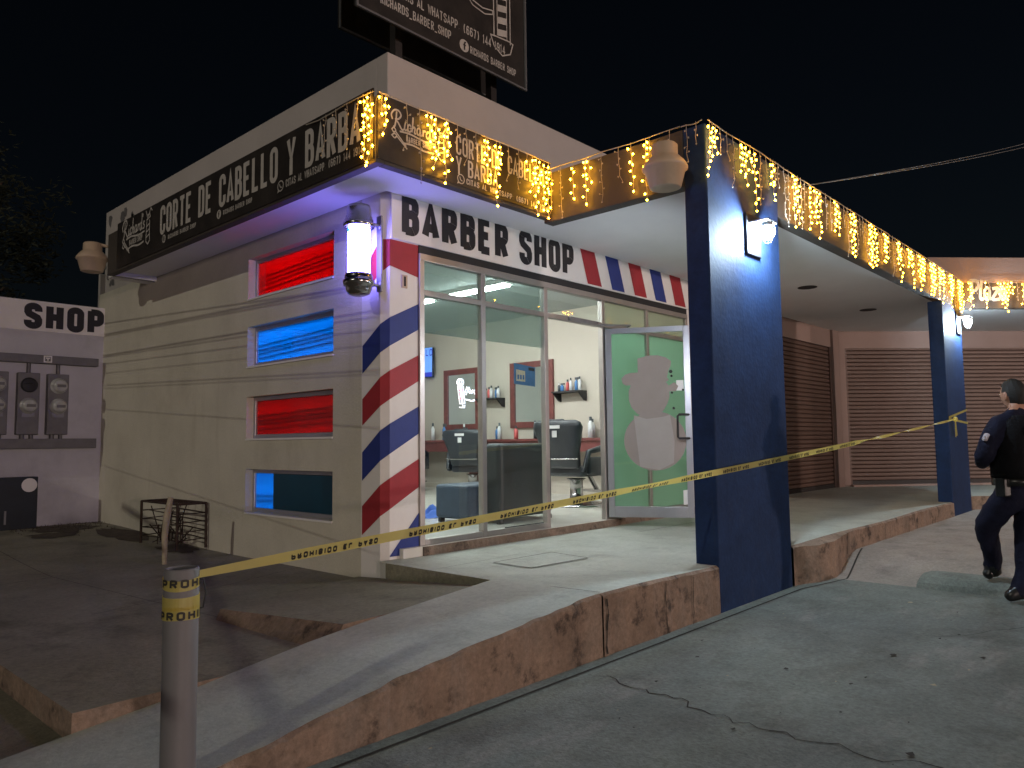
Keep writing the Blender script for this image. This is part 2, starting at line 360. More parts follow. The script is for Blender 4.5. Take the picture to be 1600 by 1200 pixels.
SCRIPT = [smooth(p) for p in [
    [(.05, .62), (.0, .78), (.12, .95), (.30, .98), (.40, .85), (.30, .70), (.18, .66), (.30, .55), (.44, .38), (.52, .42)],
    [(.22, .93), (.20, .7), (.14, .42), (.08, .40)],
    [(.58, .64), (.55, .46), (.60, .40), (.66, .46)], [(.60, .74), (.61, .76)],
    [(.82, .60), (.76, .65), (.69, .56), (.70, .44), (.76, .40), (.84, .46)],
    [(.92, .95), (.90, .7), (.86, .42)], [(.87, .52), (.95, .62), (1.0, .58), (.98, .42), (1.05, .43)],
    [(1.24, .60), (1.16, .65), (1.09, .56), (1.10, .43), (1.17, .42), (1.24, .55), (1.24, .42), (1.31, .45)],
    [(1.36, .64), (1.35, .42)], [(1.36, .55), (1.42, .63), (1.48, .60)],
    [(1.66, .60), (1.58, .64), (1.51, .55), (1.52, .43), (1.59, .41), (1.66, .55)], [(1.68, .95), (1.66, .6), (1.66, .42), (1.72, .44)],
    [(1.76, .92), (1.74, .80)], [(1.90, .60), (1.83, .64), (1.80, .57), (1.87, .50), (1.84, .41), (1.76, .43)],
    [(.35, .30), (.8, .33), (1.4, .26), (1.9, .30)], [(.5, -.06), (.9, -.02), (1.4, -.08), (1.85, -.04)]]]
ORN = [smooth(p) for p in [
    [(.02, .28), (.10, .36), (.18, .28), (.10, .20), (.02, .28)], [(.02, .08), (.12, .16), (.22, .12), (.14, .02), (.02, .08)]]] + [
    [(.18, .24), (.62, -.14)], [(.20, .12), (.66, -.22)],
    [(2.0, .95), (2.18, .62)], [(2.05, .62), (2.36, .70), (2.3, .80), (2.1, .78)], [(2.08, .58), (2.02, -.08), (2.18, -.2), (2.32, -.1), (2.30, .6)],
    [(2.06, .40), (2.30, .48)], [(2.05, .22), (2.31, .30)], [(2.04, .04), (2.31, .12)], [(2.2, .70), (2.38, .98), (2.5, .86)]]
def logo(mb, o, U, Vv, sc, t=.045, n=None, mi=0):
    strokes(mb, SCRIPT, o, U, Vv, sc, t, mi, n)
    text(mb, 'BARBER SHOP', V(o) + V(U).normalized() * (.62 * sc) + V(Vv).normalized() * (.04 * sc), U, Vv, .19 * sc, .085 * sc, .03 * sc, .02 * sc, mi, n)
def ring2(cx, cy, r, n=16): return [(cx + r * math.cos(2 * math.pi * i / n), cy + r * math.sin(2 * math.pi * i / n)) for i in range(n + 1)]
def disc(mb, o, U, Vv, r, mi=0, n=None, lift=.003, seg=20):
    U, Vv = V(U).normalized(), V(Vv).normalized(); n = V(n) if n is not None else U.cross(Vv)
    mb.face([V(o) + U * (r * math.cos(2 * math.pi * i / seg)) + Vv * (r * math.sin(2 * math.pi * i / seg)) + n * lift for i in range(seg)], mi)
def phone_icon(mb, o, U, Vv, r, n=None, mi=0):
    strokes(mb, [ring2(0, 0, 1), [(-.75, -.65), (-1.0, -1.1), (-.5, -.88)], [(-.35, .45), (-.2, -.05), (.1, -.3), (.45, -.35)]], o, U, Vv, r, .22, mi, n)
def f_icon(mb, o, U, Vv, r, n=None, mi=0, mk=1):
    disc(mb, o, U, Vv, r, mi, n)
    strokes(mb, [[(.35, .6), (.1, .55), (.02, .3), (.02, -.7)], [(-.25, .1), (.3, .1)]], o, U, Vv, r, .24, mk, n, lift=.006)
def cam_icon(mb, o, U, Vv, r, n=None, mi=0, mk=1):
    disc(mb, o, U, Vv, r, mi, n)
    strokes(mb, [[(-.5, -.5), (.5, -.5), (.5, .5), (-.5, .5), (-.5, -.5)], ring2(0, 0, .25)], o, U, Vv, r, .13, mk, n, lift=.006)

# ================================================================== GROUND
def sstep(x, a, b):
    t = min(1, max(0, (x - a) / (b - a))); return t * t * (3 - 2 * t)
def z_lot(x, y): return -.337 + .135 * sstep(x, 3.25, 4.4)
RP = [(-6, -.36), (-3.4, -.335), (-2.24, -.214), (-1.51, -.106), (-1.12, -.063), (-.54, -.013), (-.15, .02), (0, 0.022)]
def interp(P, x):
    if x <= P[0][0]: return P[0][1]
    for (a, b), (c, d) in zip(P, P[1:]):
        if x <= c: return b + (d - b) * (x - a) / (c - a)
    return P[-1][1]
def z_ramp(x): return interp(RP, x)
def z_apron(x, y): return -.17 + .10 * sstep(y, 2.4, 6.0)
def grid(mb, xs, ys, fz, mi=0, fm=None):
    nx, ny = len(xs), len(ys)
    i0 = len(mb.v); mb.v += [(x, y, fz(x, y)) for y in ys for x in xs]
    for j in range(ny - 1):
        for i in range(nx - 1):
            a = i0 + j * nx + i; mb.f.append((a, a + 1, a + 1 + nx, a + nx)); mb.sm.append(True)
            mb.m.append(fm((xs[i] + xs[i + 1]) / 2, (ys[j] + ys[j + 1]) / 2) if fm else mi)
def lin(a, b, n): return [a + (b - a) * i / n for i in range(n + 1)]

g = MB(); g.face([(-400, -400, -.42), (400, -400, -.42), (400, 400, -.42), (-400, 400, -.42)])
struct(g.build('ground', 'apron'))
# the lot: one sheet with a joint, a long crack and some scuffs lying on it
g = MB()
grid(g, [-60, -20, -8] + lin(-4, 3.0, 28) + [3.26 - .16 * 0] * 0 + lin(3.1, 4.5, 35) + lin(4.7, 14, 50) + [20, 60], [-60, -20, -9, -6, -5, -4.5, -4, -3.6, -3.2, -2.9, -2.6, -2.4, -2.25, -2.13], z_lot, fm=lambda x, y: 2 if x > 3.26 else 0)
def strip(mb, pts, wd, fz, mi, lift=.003, jit=0):
    P = [V((p[0], p[1])) for p in pts]
    P2 = []
    for a, b in zip(P, P[1:]):
        k = max(1, int((b - a).length / .06)); P2 += [(a.lerp(b, i / k), a.lerp(b, (i + 1) / k)) for i in range(k)]
    for a, b in P2:
        d = (b - a).normalized(); n = V((-d.y, d.x)) * wd / 2
        q = [a - n, b - n, b + n, a + n]
        mb.face([(p.x, p.y, fz(p.x, p.y) + lift) for p in q], mi)
strip(g, [(-4, -2.21), (2.6, -2.23)], .018, z_lot, 1)
strip(g, [(2.6, -2.23), (3.3, -2.36), (3.6, -2.3), (4.35, -2.16)], .016, z_lot, 1)
ck = [(-.40, -2.30)]
while ck[-1][1] > -4.6:
    x, y = ck[-1]; ck.append((-.43 + .09 * math.sin(y * 2.3) + random.uniform(-.045, .045), y - random.uniform(.03, .08)))
for (a, b) in zip(ck, ck[1:]): strip(g, [a, b], random.choice([.005, .008, .011]), z_lot, 1)
ck = [(1.6, -3.4)]
for i in range(14): ck.append((ck[-1][0] + random.uniform(.04, .12), ck[-1][1] - random.uniform(.02, .1)))
for (a, b) in zip(ck, ck[1:]): strip(g, [a, b], .004, z_lot, 1)
struct(g.build('parking_lot', ['lot', 'crack', 'lot_pale']))
# litter
g = MB()
for i in range(110):
    x, y = random.uniform(-2.5, 3.5), random.uniform(-4.6, -2.3); r = random.choice([random.uniform(.004, .012)] * 5 + [random.uniform(.016, .03)]); a = random.uniform(0, 6.3)
    z = z_lot(x, y) + .005
    P = [V((x + r * math.cos(a + t) * random.uniform(.5, 1.6), y + r * math.sin(a + t) * random.uniform(.3, 1), z + random.uniform(0, .004))) for t in (0, 1.4, 2.9, 4.4)]
    g.face(P, random.choice([0, 0, 0, 1]))
o = g.build('litter', ['crack', 'stake']); o['kind'] = 'stuff'
tag(o, 'scattered dark leaf bits and grit on the parking lot', 'litter')
# ramp and platform
xs = [-6, -4.5] + lin(-3.4, -.07, 130)
g = MB()
edge = {}
def ejit(x): return -2.13 + .010 * math.sin(x * 9) * math.sin(x * 5.3) + .007 * math.sin(x * 31) * math.sin(x * 3.1)
for i in range(len(xs) - 1):
    a, b = xs[i], xs[i + 1]; za, zb = z_ramp(a), z_ramp(b)
    ca, cb = [.010 + .016 * math.sin(k * 13) ** 2 * math.sin(k * 4.7) ** 2 + .012 * max(0, math.sin(k * 41) * math.sin(k * 7.7)) for k in (a, b)]
    g.face([(a, ejit(a) + .02, za), (b, ejit(b) + .02, zb), (b, -1.3, zb), (a, -1.3, za)], 0, True)
    g.face([(a, ejit(a), za - ca), (b, ejit(b), zb - cb), (b, ejit(b) + .02, zb), (a, ejit(a) + .02, za)], 1, True)
    g.face([(a, -2.132, -.45), (b, -2.132, -.45), (b, ejit(b), zb - cb), (a, ejit(a), za - ca)], 1)
    g.face([(a, -1.3, za), (b, -1.3, zb), (b, -1.3, -.45), (a, -1.3, -.45)], 1)
struct(g.build('ramp', ['walk', 'kerb']))
def z_plat(x, y): return .022 * sstep(-y, 1.2, 2.1) * (1 - sstep(x, .2, 1.4)) + .006 * math.sin(x * 2.1) * sstep(x, 2.6, 3)
g = MB()
xs = lin(-.065, 1.37, 18); ys = [-2.11, -1.9, -1.7, -1.5, -1.25, -.9, -.5, .0]
grid(g, xs, ys, z_plat)
grid(g, lin(1.37, 2.69, 8), [-1.94, -1.5, -.9, -.5, 0], z_plat)
grid(g, lin(2.69, 9.0, 40), [-2.11, -1.94, -1.5, -.9, -.5, 0, .35], z_plat)
g.face([(9.0, -2.11, .0), (9.6, -2.11, .0), (16, -8.19, .0), (20, -6, 0), (11.0, .35, .0), (9.0, .35, .0)], 0)
g.face([(9.6, -2.11, -.45), (16, -8.19, -.45), (16, -8.19, 0), (9.6, -2.11, 0)], 1)
g.face([(9.0, -2.11, -.45), (9.6, -2.11, -.45), (9.6, -2.11, 0), (9.0, -2.11, 0)], 1)
for X0, X1, n in ((-.065, 1.37, 24), (2.69, 8.35, 90)):
    xx = lin(X0, X1, n)
    for a, b in zip(xx, xx[1:]):
        ya, yb = [(-2.13 + .005 * math.sin(k * 9) + .003 * math.sin(k * 37) - .12 * sstep(k, 2.7, 3.1) * (1 - sstep(k, 3.3, 4.2))) for k in (a, b)]
        ca, cb = [.014 + .006 * math.sin(k * 11) ** 2 for k in (a, b)]
        g.face([(a, ya, z_plat(a, -2.13) - ca), (b, yb, z_plat(b, -2.13) - cb), (b, -2.11, z_plat(b, -2.11)), (a, -2.11, z_plat(a, -2.11))], 1, True)
        g.face([(a, ya - .004, -.45), (b, yb - .004, -.45), (b, yb, z_plat(b, -2.13) - cb), (a, ya, z_plat(a, -2.13) - ca)], 1)
g.face([(-.065, -2.13, -.45), (-.065, -.1, -.45), (-.065, -.1, 0), (-.065, -1.3, 0), (-.065, -2.11, .02)], 2)
g.face([(-.065, -.1, -.45), (.06, -.0, -.45), (.06, -.0, 0), (-.065, -.1, 0)], 2)
g.face([(-.064, -.1, 0), (.06, 0, 0), (.05, -.001, 0)], 0)
for X0 in (-.04, .62, .98, 3.9, 5.2, 6.1):
    z = z_plat(max(X0, -.06), -2.13) - .03; x = X0
    while z > -.3:
        x2 = x + random.uniform(-.012, .012); z2 = z - .045; wd = random.uniform(.002, .006) * (1.6 if X0 < 0 else 1)
        yy = -2.139 - .12 * sstep(X0, 2.7, 3.1) * (1 - sstep(X0, 3.3, 4.2)) - .004
        g.face([(x - wd, yy, z), (x + wd, yy, z), (x2 + wd, yy, z2), (x2 - wd, yy, z2)], 3); x, z = x2, z2
        if X0 > 0 and random.random() < .12: break
# joints cut in the slab
strip(g, [(-.06, -1.28), (.5, -1.75), (-.02, -2.1)][:1] + [(-.05, -2.1)], .008, lambda x, y: z_plat(x, y), 3)
strip(g, [(.35, -.9), (1.36, -.93)][:0] + [(2.7, -.55), (4.9, -.62)], .007, z_plat, 3)
strip(g, [(-.02, -.62), (.9, -.60)], .004, z_plat, 3)
struct(g.build('sidewalk', ['walk', 'kerb', 'apron', 'crack']))
# apron yard on the left with its kerb edge
g = MB()
grid(g, lin(-2.6, 0, 14), lin(-1.3, 6.3, 22), z_apron)
for a, b in zip(lin(-2.6, 0, 14), lin(-2.6, 0, 14)[1:]): g.face([(a, -1.3, -.45), (b, -1.3, -.45), (b, -1.3, -.17), (a, -1.3, -.17)], 1)
ys = lin(-1.3, 6.3, 22)
for a, b in zip(ys, ys[1:]): g.face([(-2.6, a, -.45), (-2.6, b, -.45), (-2.6, b, z_apron(0, b)), (-2.6, a, z_apron(0, a))], 1)
for p in ([(-1.9, .6), (-.8, .9), (0, 1.2)], [(-2.6, 2.2), (-1.2, 2.5), (0, 2.45)], [(-1.4, -.1), (-1.6, 2.4), (-1.5, 6)]):
    strip(g, p, .005, z_apron, 2)
for cx, cy, rx, ry in ((-.55, 5.55, .42, .42), (-.25, 4.6, .22, .7), (-.85, 5.0, .3, .25), (-.2, 3.2, .2, .35)):
    g.face([(min(-.004, cx + rx * math.cos(t) * random.uniform(.6, 1.15)), min(6.07, cy + ry * math.sin(t) * random.uniform(.6, 1.15)), z_apron(cx, cy + ry * math.sin(t)) + .006) for t in lin(0, 6.1, 22)], 3)
struct(g.build('yard', ['apron', 'kerb', 'crack', mat('soil', (.075, .058, .04), .95, var=.5, scale=9, bump=.8, bscale=60, fine=.4)]))
g = MB(); g.face([(-9, -1.3, -.29), (-2.6, -1.3, -.29), (-2.6, 6.3, -.24), (-9, 6.3, -.24)])
struct(g.build('side_path', 'apron'))
# low concrete slab leading to the corner, with a sloped left face
g = MB()
BL, BR, FR, FL = V((-1.40, -.15, -.112)), V((-.004, .33, -.155)), V((-.068, -1.297, -.035)), V((-1.28, -1.297, -.055))
n = 8
def bil(u, v): return (BL * (1 - u) + BR * u) * (1 - v) + (FL * (1 - u) + FR * u) * v
for i in range(n):
    for j in range(n):
        g.face([bil(i / n, j / n), bil((i + 1) / n, j / n), bil((i + 1) / n, (j + 1) / n), bil(i / n, (j + 1) / n)], 0, True)
g.face([BL, FL, V((-1.43, -1.297, -.2)), V((-1.46, -.17, -.2))], 1)
g.face([BL, V((-1.46, -.17, -.2)), V((0, .36, -.2)), BR], 1)
g.face([FL, FR, V((-.068, -1.297, -.25)), V((-1.43, -1.297, -.25))], 1)
struct(g.build('entrance_slab', ['apron', 'kerb']))
# access cover in the sidewalk
o = thing('access_cover', 'square concrete access cover with a dark seam set in the sidewalk', 'cover', (.76, -.96, 0))
g = LMB((.76, -.96, 0)); P = [(.448, -.752), (1.123, -.766), (1.059, -1.18), (.43, -1.147)]
g.face([(x, y, .0042) for x, y in P]); g.build('lid', 'walk', o)
g = LMB((.76, -.96, 0)); strip(g, P + P[:1], .010, lambda x, y: .004, 0, .0035); g.build('seam', 'crack', o)
# concrete wheel stop
g = MB(); B0 = (3.36, -3.8, -.335)
prof = [(3.235, -.345), (3.25, -.29), (3.30, -.245), (3.40, -.225), (3.50, -.235), (3.56, -.345)]
secs = []
for y, k in ((-2.93, .55), (-2.945, .8), (-2.99, .95), (-3.05, 1), (-4.6, 1), (-4.7, .9)):
    secs.append([V((3.39 + (x - 3.39) * (.7 + .3 * k), y, -.345 + (z + .345) * k + .02 * sstep(x, 3.3, 3.6))) for x, z in prof])
for a, b in zip(secs, secs[1:]):
    for i in range(len(prof) - 1): g.face([off(a[i], B0), off(a[i + 1], B0), off(b[i + 1], B0), off(b[i], B0)], 0, True)
g.face([off(p, B0) for p in secs[0]]); g.face([off(p, B0) for p in secs[-1]][::-1])
o = g.build('wheel_stop', 'lot'); o.location = B0
tag(o, 'low grey concrete wheel stop under the officer\'s foot', 'wheel stop')

# ================================================================== BARBER SHOP BUILDING
bs = thing('barber_shop', 'white single storey barber shop with flat roof, striped corner and lit glass front', 'building', (0, 0, 0))
# left wall with four window openings
WIN = [(2.370, 2.776), (1.692, 2.086), (.979, 1.390), (.263, .681)]; WY0, WY1 = .707, 2.194
g = MB()
g.box(0, .15, .3, WY0, -.5, 3.0); g.box(0, .15, WY1, 6.32, -.5, 3.0)
zz = [-.5] + [z for a, b in WIN[::-1] for z in (a, b)] + [3.0]
for i in range(0, len(zz), 2): g.box(0, .15, WY0, WY1, zz[i], zz[i + 1])
g.build('wall', 'cream', bs)
# striped corner pier with a chamfered edge; stripes are paint on the pier
g = MB()
ring = [(0, .3), (0, .053), (.053, 0), (.352, 0), (.352, .2), (.15, .3)]
for (a, b) in zip(ring, ring[1:] + ring[:1]): g.face([(a[0], a[1], -.5), (b[0], b[1], -.5), (b[0], b[1], 3.0), (a[0], a[1], 3.0)], 0)
Zr = [2.521, 2.296, 2.072, 1.856, 1.642, 1.426, 1.216, .991, .784, .555, .347, .12]
Zl = [2.17, 1.92, 1.715, 1.487, 1.277, 1.062, .843, .615, .409, .179, -.025, -.3]
Zl = [2.15] + Zl[1:]
for k in range(0, 12, 2):
    for a, b, mi in ((k, k + 1, 1 + (k // 2) % 2),):
        def zf(i, s):       # stations: left end, chamfer left, chamfer right, right end
            r, l_ = Zr[i], Zl[i]
            c2 = r - .145 - .015 * (i % 2); c1 = c2 - .055
            if i == 0: c2, c1, l_ = 2.36, 2.30, 1.98 + .16
            return (l_, c1, c2, r)[s]
        ta, tb = [zf(a, s) for s in range(4)], [zf(b, s) for s in range(4)]
        if k == 0: ta = [2.33, 2.565, 2.57, 2.57]; tb[0] = 2.13; tb[1] = 2.29; tb[2] = 2.352
        st = [(-.003, .286), (-.003, .052), (.052, -.003), (.3515, -.003)]
        if k == 10:
            ta[0] = -.06; tb = [-.2, -.2, .02, .02]; ta[1] = .06
            st = st[2:]; ta = ta[2:]; tb = tb[2:]; ta[0] = .03; tb[0] = .024
        for s in range(len(st) - 1):
            g.face([(*st[s], ta[s]), (*st[s + 1], ta[s + 1]), (*st[s + 1], tb[s + 1]), (*st[s], tb[s])], mi)
g.build('striped_corner_pier', ['white', 'red', 'blue'], bs)
# front lintel board painted BARBER SHOP with slanted stripes
g = MB(); g.box(.053, 4.95, -.025, .2, 2.575, 3.10); g.box(4.80, 5.95, 0, .2, -.3, 2.575); g.box(4.95, 5.95, 0, .2, 2.575, 3.1)
lint = g.build('lintel', 'white', bs)
g = MB()
text(g, 'BARBER', (.157, -.025, 2.627), (1, 0, 0), (0, 0, 1), .34, .182, .076, .034, 0, fit=1.29)
g.build('painted_lettering', 'black', lint); g = MB()
text(g, 'SHOP', (1.60, -.025, 2.627), (1, 0, 0), (0, 0, 1), .345, .182, .076, .034, 0, fit=.85)
g.build('painted_lettering', 'black', lint); g = MB()
for i in range(5):
    x = 2.56 + i * .452; wd = .255
    if i % 2: wd = .245
    g.face([(x, -.0285, 2.965), (x + wd, -.0285, 2.965), (x + wd + .13, -.0285, 2.59), (x + .13, -.0285, 2.59)], 1 + i % 2)
g.build('painted_stripes', ['black', 'red', 'blue'], lint)
# soffit, fascia beams, parapet
g = MB()
g.box(-.47, -.004, -.53, 4.42, 2.95, 3.05); g.box(-.004, 1.45, -.53, -.0255, 2.95, 3.05); g.box(1.45, 9.5, -2.0, -.0255, 2.95, 3.05)
g.box(-.47, .07, 4.42, 4.66, 2.90, 3.05)
g.build('soffit', 'soffit', bs)
g = MB()
g.box(-.545, -.47, -.605, 4.45, 2.89, 3.37); g.box(-.47, 1.376, -.605, -.53, 2.89, 3.37)
g.box(1.376, 1.50, -1.94, -.53, 2.862, 3.31)
g.box(2.675, 9.545, -2.128, -2.0, 2.862, 3.31)
g.box(-.47, .07, 4.45, 4.5, 2.9, 3.36)
g.build('fascia', 'beam', bs, bevel=.006)
g = MB(); g.box(-.47, 1.50, -.53, .05, 3.33, 3.36); g.box(-.47, .07, .05, 4.45, 3.33, 3.36); g.box(1.50, 9.5, -2.0, .05, 3.25, 3.29)
g.build('roof_slab', 'soffit', bs)
g = MB(); g.box(.07, 5.9, .05, .2, 3.1, 4.177); g.box(.07, .22, .2, 6.34, 3.0, 4.177); g.box(0, .15, 6.3, 6.36, 2.4, 3.3)
for k in range(26):      # peeled paint patches near the far end
    y = random.uniform(5.3, 6.3); z = random.uniform(3.1, 4.1); r = random.uniform(.03, .11)
    if z > 3.95 and y < 5.6: continue
    P = [(.066, y + r * random.uniform(.5, 1.2) * math.cos(t), z + r * random.uniform(.5, 1.3) * math.sin(t)) for t in (0, .9, 1.8, 2.7, 3.6, 4.5, 5.4)]
    g.face(P, 1)
o = g.build('parapet', ['parapet', 'pvc'], bs, bevel=.008)
# two porch columns
for i, (x0, x1, zb) in enumerate(((1.376, 2.675, 3.312), (8.30, 9.42, 2.862))):
    c = MB(); c.box(x0, x1, -2.13, -1.94, -.5, zb); c.build('column', 'navy', bs, bevel=.012)
# recessed soffit lamps (off)
for x, y in ((6.4, -.95), (8.9, -.95)):
    c = MB(); c.lathe((x, y, 2.9485), [(.0, 0), (.10, 0), (.125, -.004), (.125, .001)], 20); c.build('recessed_lamp', 'gasket', bs)
# interior shell
g = MB(); g.box(.15, 5.9, -.05, 6.6, -.3, .077)
g.build('floor', ['tile'], bs)
g = MB(); g.box(.15, 5.9, .2, 6.6, 3.04, 3.1); g.build('ceiling', 'shop_ceil', bs)
g = MB(); g.box(5.8, 5.9, .2, 6.6, .077, 3.04); g.box(.15, 5.9, 6.5, 6.6, .077, 3.04)
g.box(.152, .16, .3, WY0, .077, 3.04); g.box(.152, .16, WY1, 6.5, .077, 3.04); g.box(5.775, 5.8, .2, 6.5, .077, .17)
g.build('inner_wall', 'shop_wall', bs)
g = MB(); g.box(.352, 4.80, -.06, -.05, -.02, .073); g.build('door_step', 'kerb', bs)
# windows on the left wall
for i, (a, b) in enumerate(WIN):
    g = MB(); t = .04; x0, x1 = .075, .12
    g.box(x0, x1, WY0, WY0 + t, a, b); g.box(x0, x1, WY1 - t, WY1, a, b); g.box(x0, x1, WY0 + t, WY1 - t, a, a + t); g.box(x0, x1, WY0 + t, WY1 - t, b - t, b)
    fr = g.build('window', 'alub', bs, bevel=.004)
    g = MB()
    if i < 3: g.box(.094, .098, WY0 + t, WY1 - t, a + t, b - t)
    else: g.box(.094, .098, 1.83, WY1 - t, a + t, b - t)
    g.build('pane', 'redpane' if i % 2 == 0 else 'bluepane', fr)
    if i == 3:
        g = MB(); g.box(.094, .098, WY0 + t, 1.83, a + t, b - t); g.build('dark_pane', 'tealpane', fr)
    g = MB(); k = (b - a)
    for f in ((.26, .38, .47, .58) if i < 3 else (.3, .42)):
        z = a + k * f; g.tube([(.107, WY0 + .05, z + .03), (.107, WY1 - .05, z - .02)], .008, 6)
    g.build('shadow_rod', 'darkmetal', fr)  # rods added behind the panes; their shadows stand in for cable shadows
    g = MB(); g.box(-.012, .075, WY0 - .001, WY1 + .001, a - .018, a - .001); g.build('sill', 'white', fr)
# shopfront
sf = MB(); gk = MB()
XS = [.380, 1.11, 1.994, 2.974, 3.858, 4.775]
for i, x in enumerate(XS):
    hw = .027
    sf.box(x - hw, x + hw, -.02, .04, .077, 2.447)
    gk.box(x + hw, x + hw + .006, .005, .03, .1, 2.44) if i < 5 else None
sf.box(.353, 4.80, -.022, .05, 2.447, 2.505); gk.box(.353, 4.80, -.01, .05, 2.505, 2.575)
for i in range(5):
    a, b = XS[i] + .027, XS[i + 1] - .027
    sf.box(a, b, -.018, .04, 2.152, 2.20)
    if i != 2: sf.box(a, b, -.02, .04, .077, .125)
gk.box(1.36, 1.90, -.03, -.021, .130, .138)
shop = sf.build('shopfront', 'alu', bs, bevel=.004)
gk.build('gasket', 'gasket', shop)
for i in range(5):
    a, b = XS[i] + .027, XS[i + 1] - .027
    g = MB(); g.box(a, b, .012, .016, 2.20, 2.447); g.build('transom_pane', 'glass' if i < 3 else 'beigefilm', shop)
    if i < 2:
        g = MB(); g.face([(a, .020, 2.20), (b, .020, 2.20), (b, .020, 2.447), (a, .020, 2.447)]); g.face([(a, .020, 1.84), (b, .020, 1.84), (b, .020, 2.152), (a, .020, 2.152)]); g.build('tinted_film', 'tint', shop)
    if i != 2:
        g = MB(); g.box(a, b, .012, .016, .125, 2.152); g.build('glass_pane', 'glass' if i < 2 else 'green', shop)
# door, open outwards
dh = V((2.985, -.03, 0)); du = V((.497, -.867, 0)).normalized(); dn = V((-.867, -.497, 0)).normalized()   # dn faces the camera
door = MB(); W = .89
def dbox(mb, s0, s1, z0, z1, n0, n1, mi=0): mb.fbox(dh + du * s0 + V((0, 0, z0)) + dn * n0, du * (s1 - s0), dn * (n1 - n0), V((0, 0, z1 - z0)), mi)
dbox(door, 0, .065, .10, 2.13, -.02, .02); dbox(door, W - .065, W, .10, 2.13, -.02, .02)
dbox(door, .065, W - .065, .10, .215, -.019, .019); dbox(door, .065, W - .065, 2.07, 2.13, -.019, .019)
dr = door.build('door', 'alub', bs, bevel=.004)
g = MB(); dbox(g, .065, W - .065, .215, 2.07, -.003, .003); g.build('glass_pane', 'glass', dr)
g = MB()
pz = lambda s, z, n: dh + du * s + V((0, 0, z)) + dn * n
g.tube([pz(W - .03, 1.18, .02), pz(W - .04, 1.18, .06), pz(W - .13, 1.18, .075), pz(W - .145, 1.165, .075), pz(W - .145, .945, .075), pz(W - .13, .93, .075), pz(W - .04, .93, .06), pz(W - .03, .93, .02)], .012, 8)
g.build('handle', 'gasket', dr)
g = MB(); dbox(g, W - .055, W - .01, .96, 1.16, .02, .026); g.build('lock_plate', 'alub', dr)
g = MB(); g.fbox(V((2.35, -.05, 2.155)), V((.5, .01, 0)), V((0, .03, 0)), V((0, 0, .04))); g.tube([(2.8, -.06, 2.15), (3.05, -.32, 2.145), (3.10, -.24, 2.14)], .01, 6); g.build('door_closer', 'steel', dr)
# paper snowman on the door glass
sm = thing('paper_cutout', 'brown paper snowman cut-out with a top hat taped on the glass door', 'paper decoration', tuple(dh + du * .45 + V((0, 0, 1.2))))
def dpt(u, v, n=.005): return dh + du * ((u - 942) / 147.) + V((0, 0, 1.54 - (v - 598) * .00687)) + dn * n - sm.location
def paper(name, pts, m, n=.005):
    g = MB(); g.prism([dpt(u, v, n) for u, v in pts], dn * .0008); return g.build(name, m, sm)
hat = [(992, 561), (1010, 557), (1023, 557), (1036, 561), (1044, 567), (1043, 575), (1040, 580), (1037, 592), (1040, 596), (1030, 603), (1000, 606), (981, 603), (973, 603), (968, 600), (966, 592), (972, 586), (980, 583.5), (992, 583)]
head = [(982, 600), (1036, 600), (1039, 605), (1048, 600), (1054, 606), (1050, 614), (1040, 614), (1040, 622), (1037, 632), (1030, 644), (1018, 650), (1004, 653), (990, 648), (981, 638), (977, 626), (977, 612)]
cxb, cyb = 1016, 690
body = [(cxb + 48 * math.cos(2 * math.pi * i / 28), cyb + 46 * math.sin(2 * math.pi * i / 28)) for i in range(28)]
paper('body', body, 'paper', .0045); paper('head', head, 'paper', .0058); paper('hat', hat, 'paper', .007)
paper('scarf_panel', [(984, 650), (1004, 656), (1030, 653), (1040, 650), (1046, 690), (1044, 724), (1022, 735), (992, 730)], 'paper2', .0053)
for u, v, r in ((1043, 583, 3), (1044, 590, 2), (1046, 640, 2.2), (1044, 616, 2), (1061, 612, 2)): paper('button', [(u + r * math.cos(t), v + r * math.sin(t)) for t in (0, 1, 2, 3, 4, 5)], 'black', .006)
g = MB(); g.prism([dh + du * ((u - 942) / 147.) + V((0, 0, 1.54 - (v - 598) * .00687)) + dn * .005 for u, v in ((1057, 766), (1067, 765), (1067, 787), (1057, 788))], dn * .001)
tag(g.build('paper_notice', 'card'), 'small white paper notice stuck low on the glass door', 'paper')
g = MB(); g.prism([dh + du * ((u - 942) / 147.) + V((0, 0, 1.54 - (v - 598) * .00687)) + dn * .0042 for u, v in ((1051, 597), (1062, 597), (1062, 613), (1051, 613))], dn * .001)
tag(g.build('paper_label', 'card'), 'white paper label on the door glass above the handle', 'paper')

# ================================================================== SIGNS
o = tag(thing('banner_sign', '', ''), 'long black banner along the left fascia reading CORTE DE CABELLO Y BARBA on one line', 'sign')
B0 = V((-.55, 1.9, 3.13)); o.location = B0
g = LMB(B0); g.box(-.556, -.546, -.585, 4.14, 2.915, 3.43); g.build('panel', 'vinyl', o)
g = LMB(B0); U, W_ = (0, -1, 0), (0, 0, 1); xx = -.556
g = LMB(B0); text(g, 'CORTE DE CABELLO Y BARBA', (xx, 2.98, 3.065), U, W_, .305, .115, .042, .020, fit=3.42); g.build('lettering', 'vinyltxt', o)
g = LMB(B0); text(g, 'CITAS AL WHATSAPP: (667) 144 1914', (xx, .56, 2.985), U, W_, .062, .026, .0085, .007, fit=1.03); g.build('lettering', 'vinyltxt', o)
g = LMB(B0); text(g, 'RICHARDS BARBER SHOP', (xx, 2.78, 2.99), U, W_, .045, .02, .007, .006, fit=.62); g.build('lettering', 'vinyltxt', o)
g = LMB(B0); text(g, 'RICHARDS BARBER SHOP', (xx, 1.62, 2.985), U, W_, .045, .02, .007, .006, fit=.52); g.build('lettering', 'vinyltxt', o)
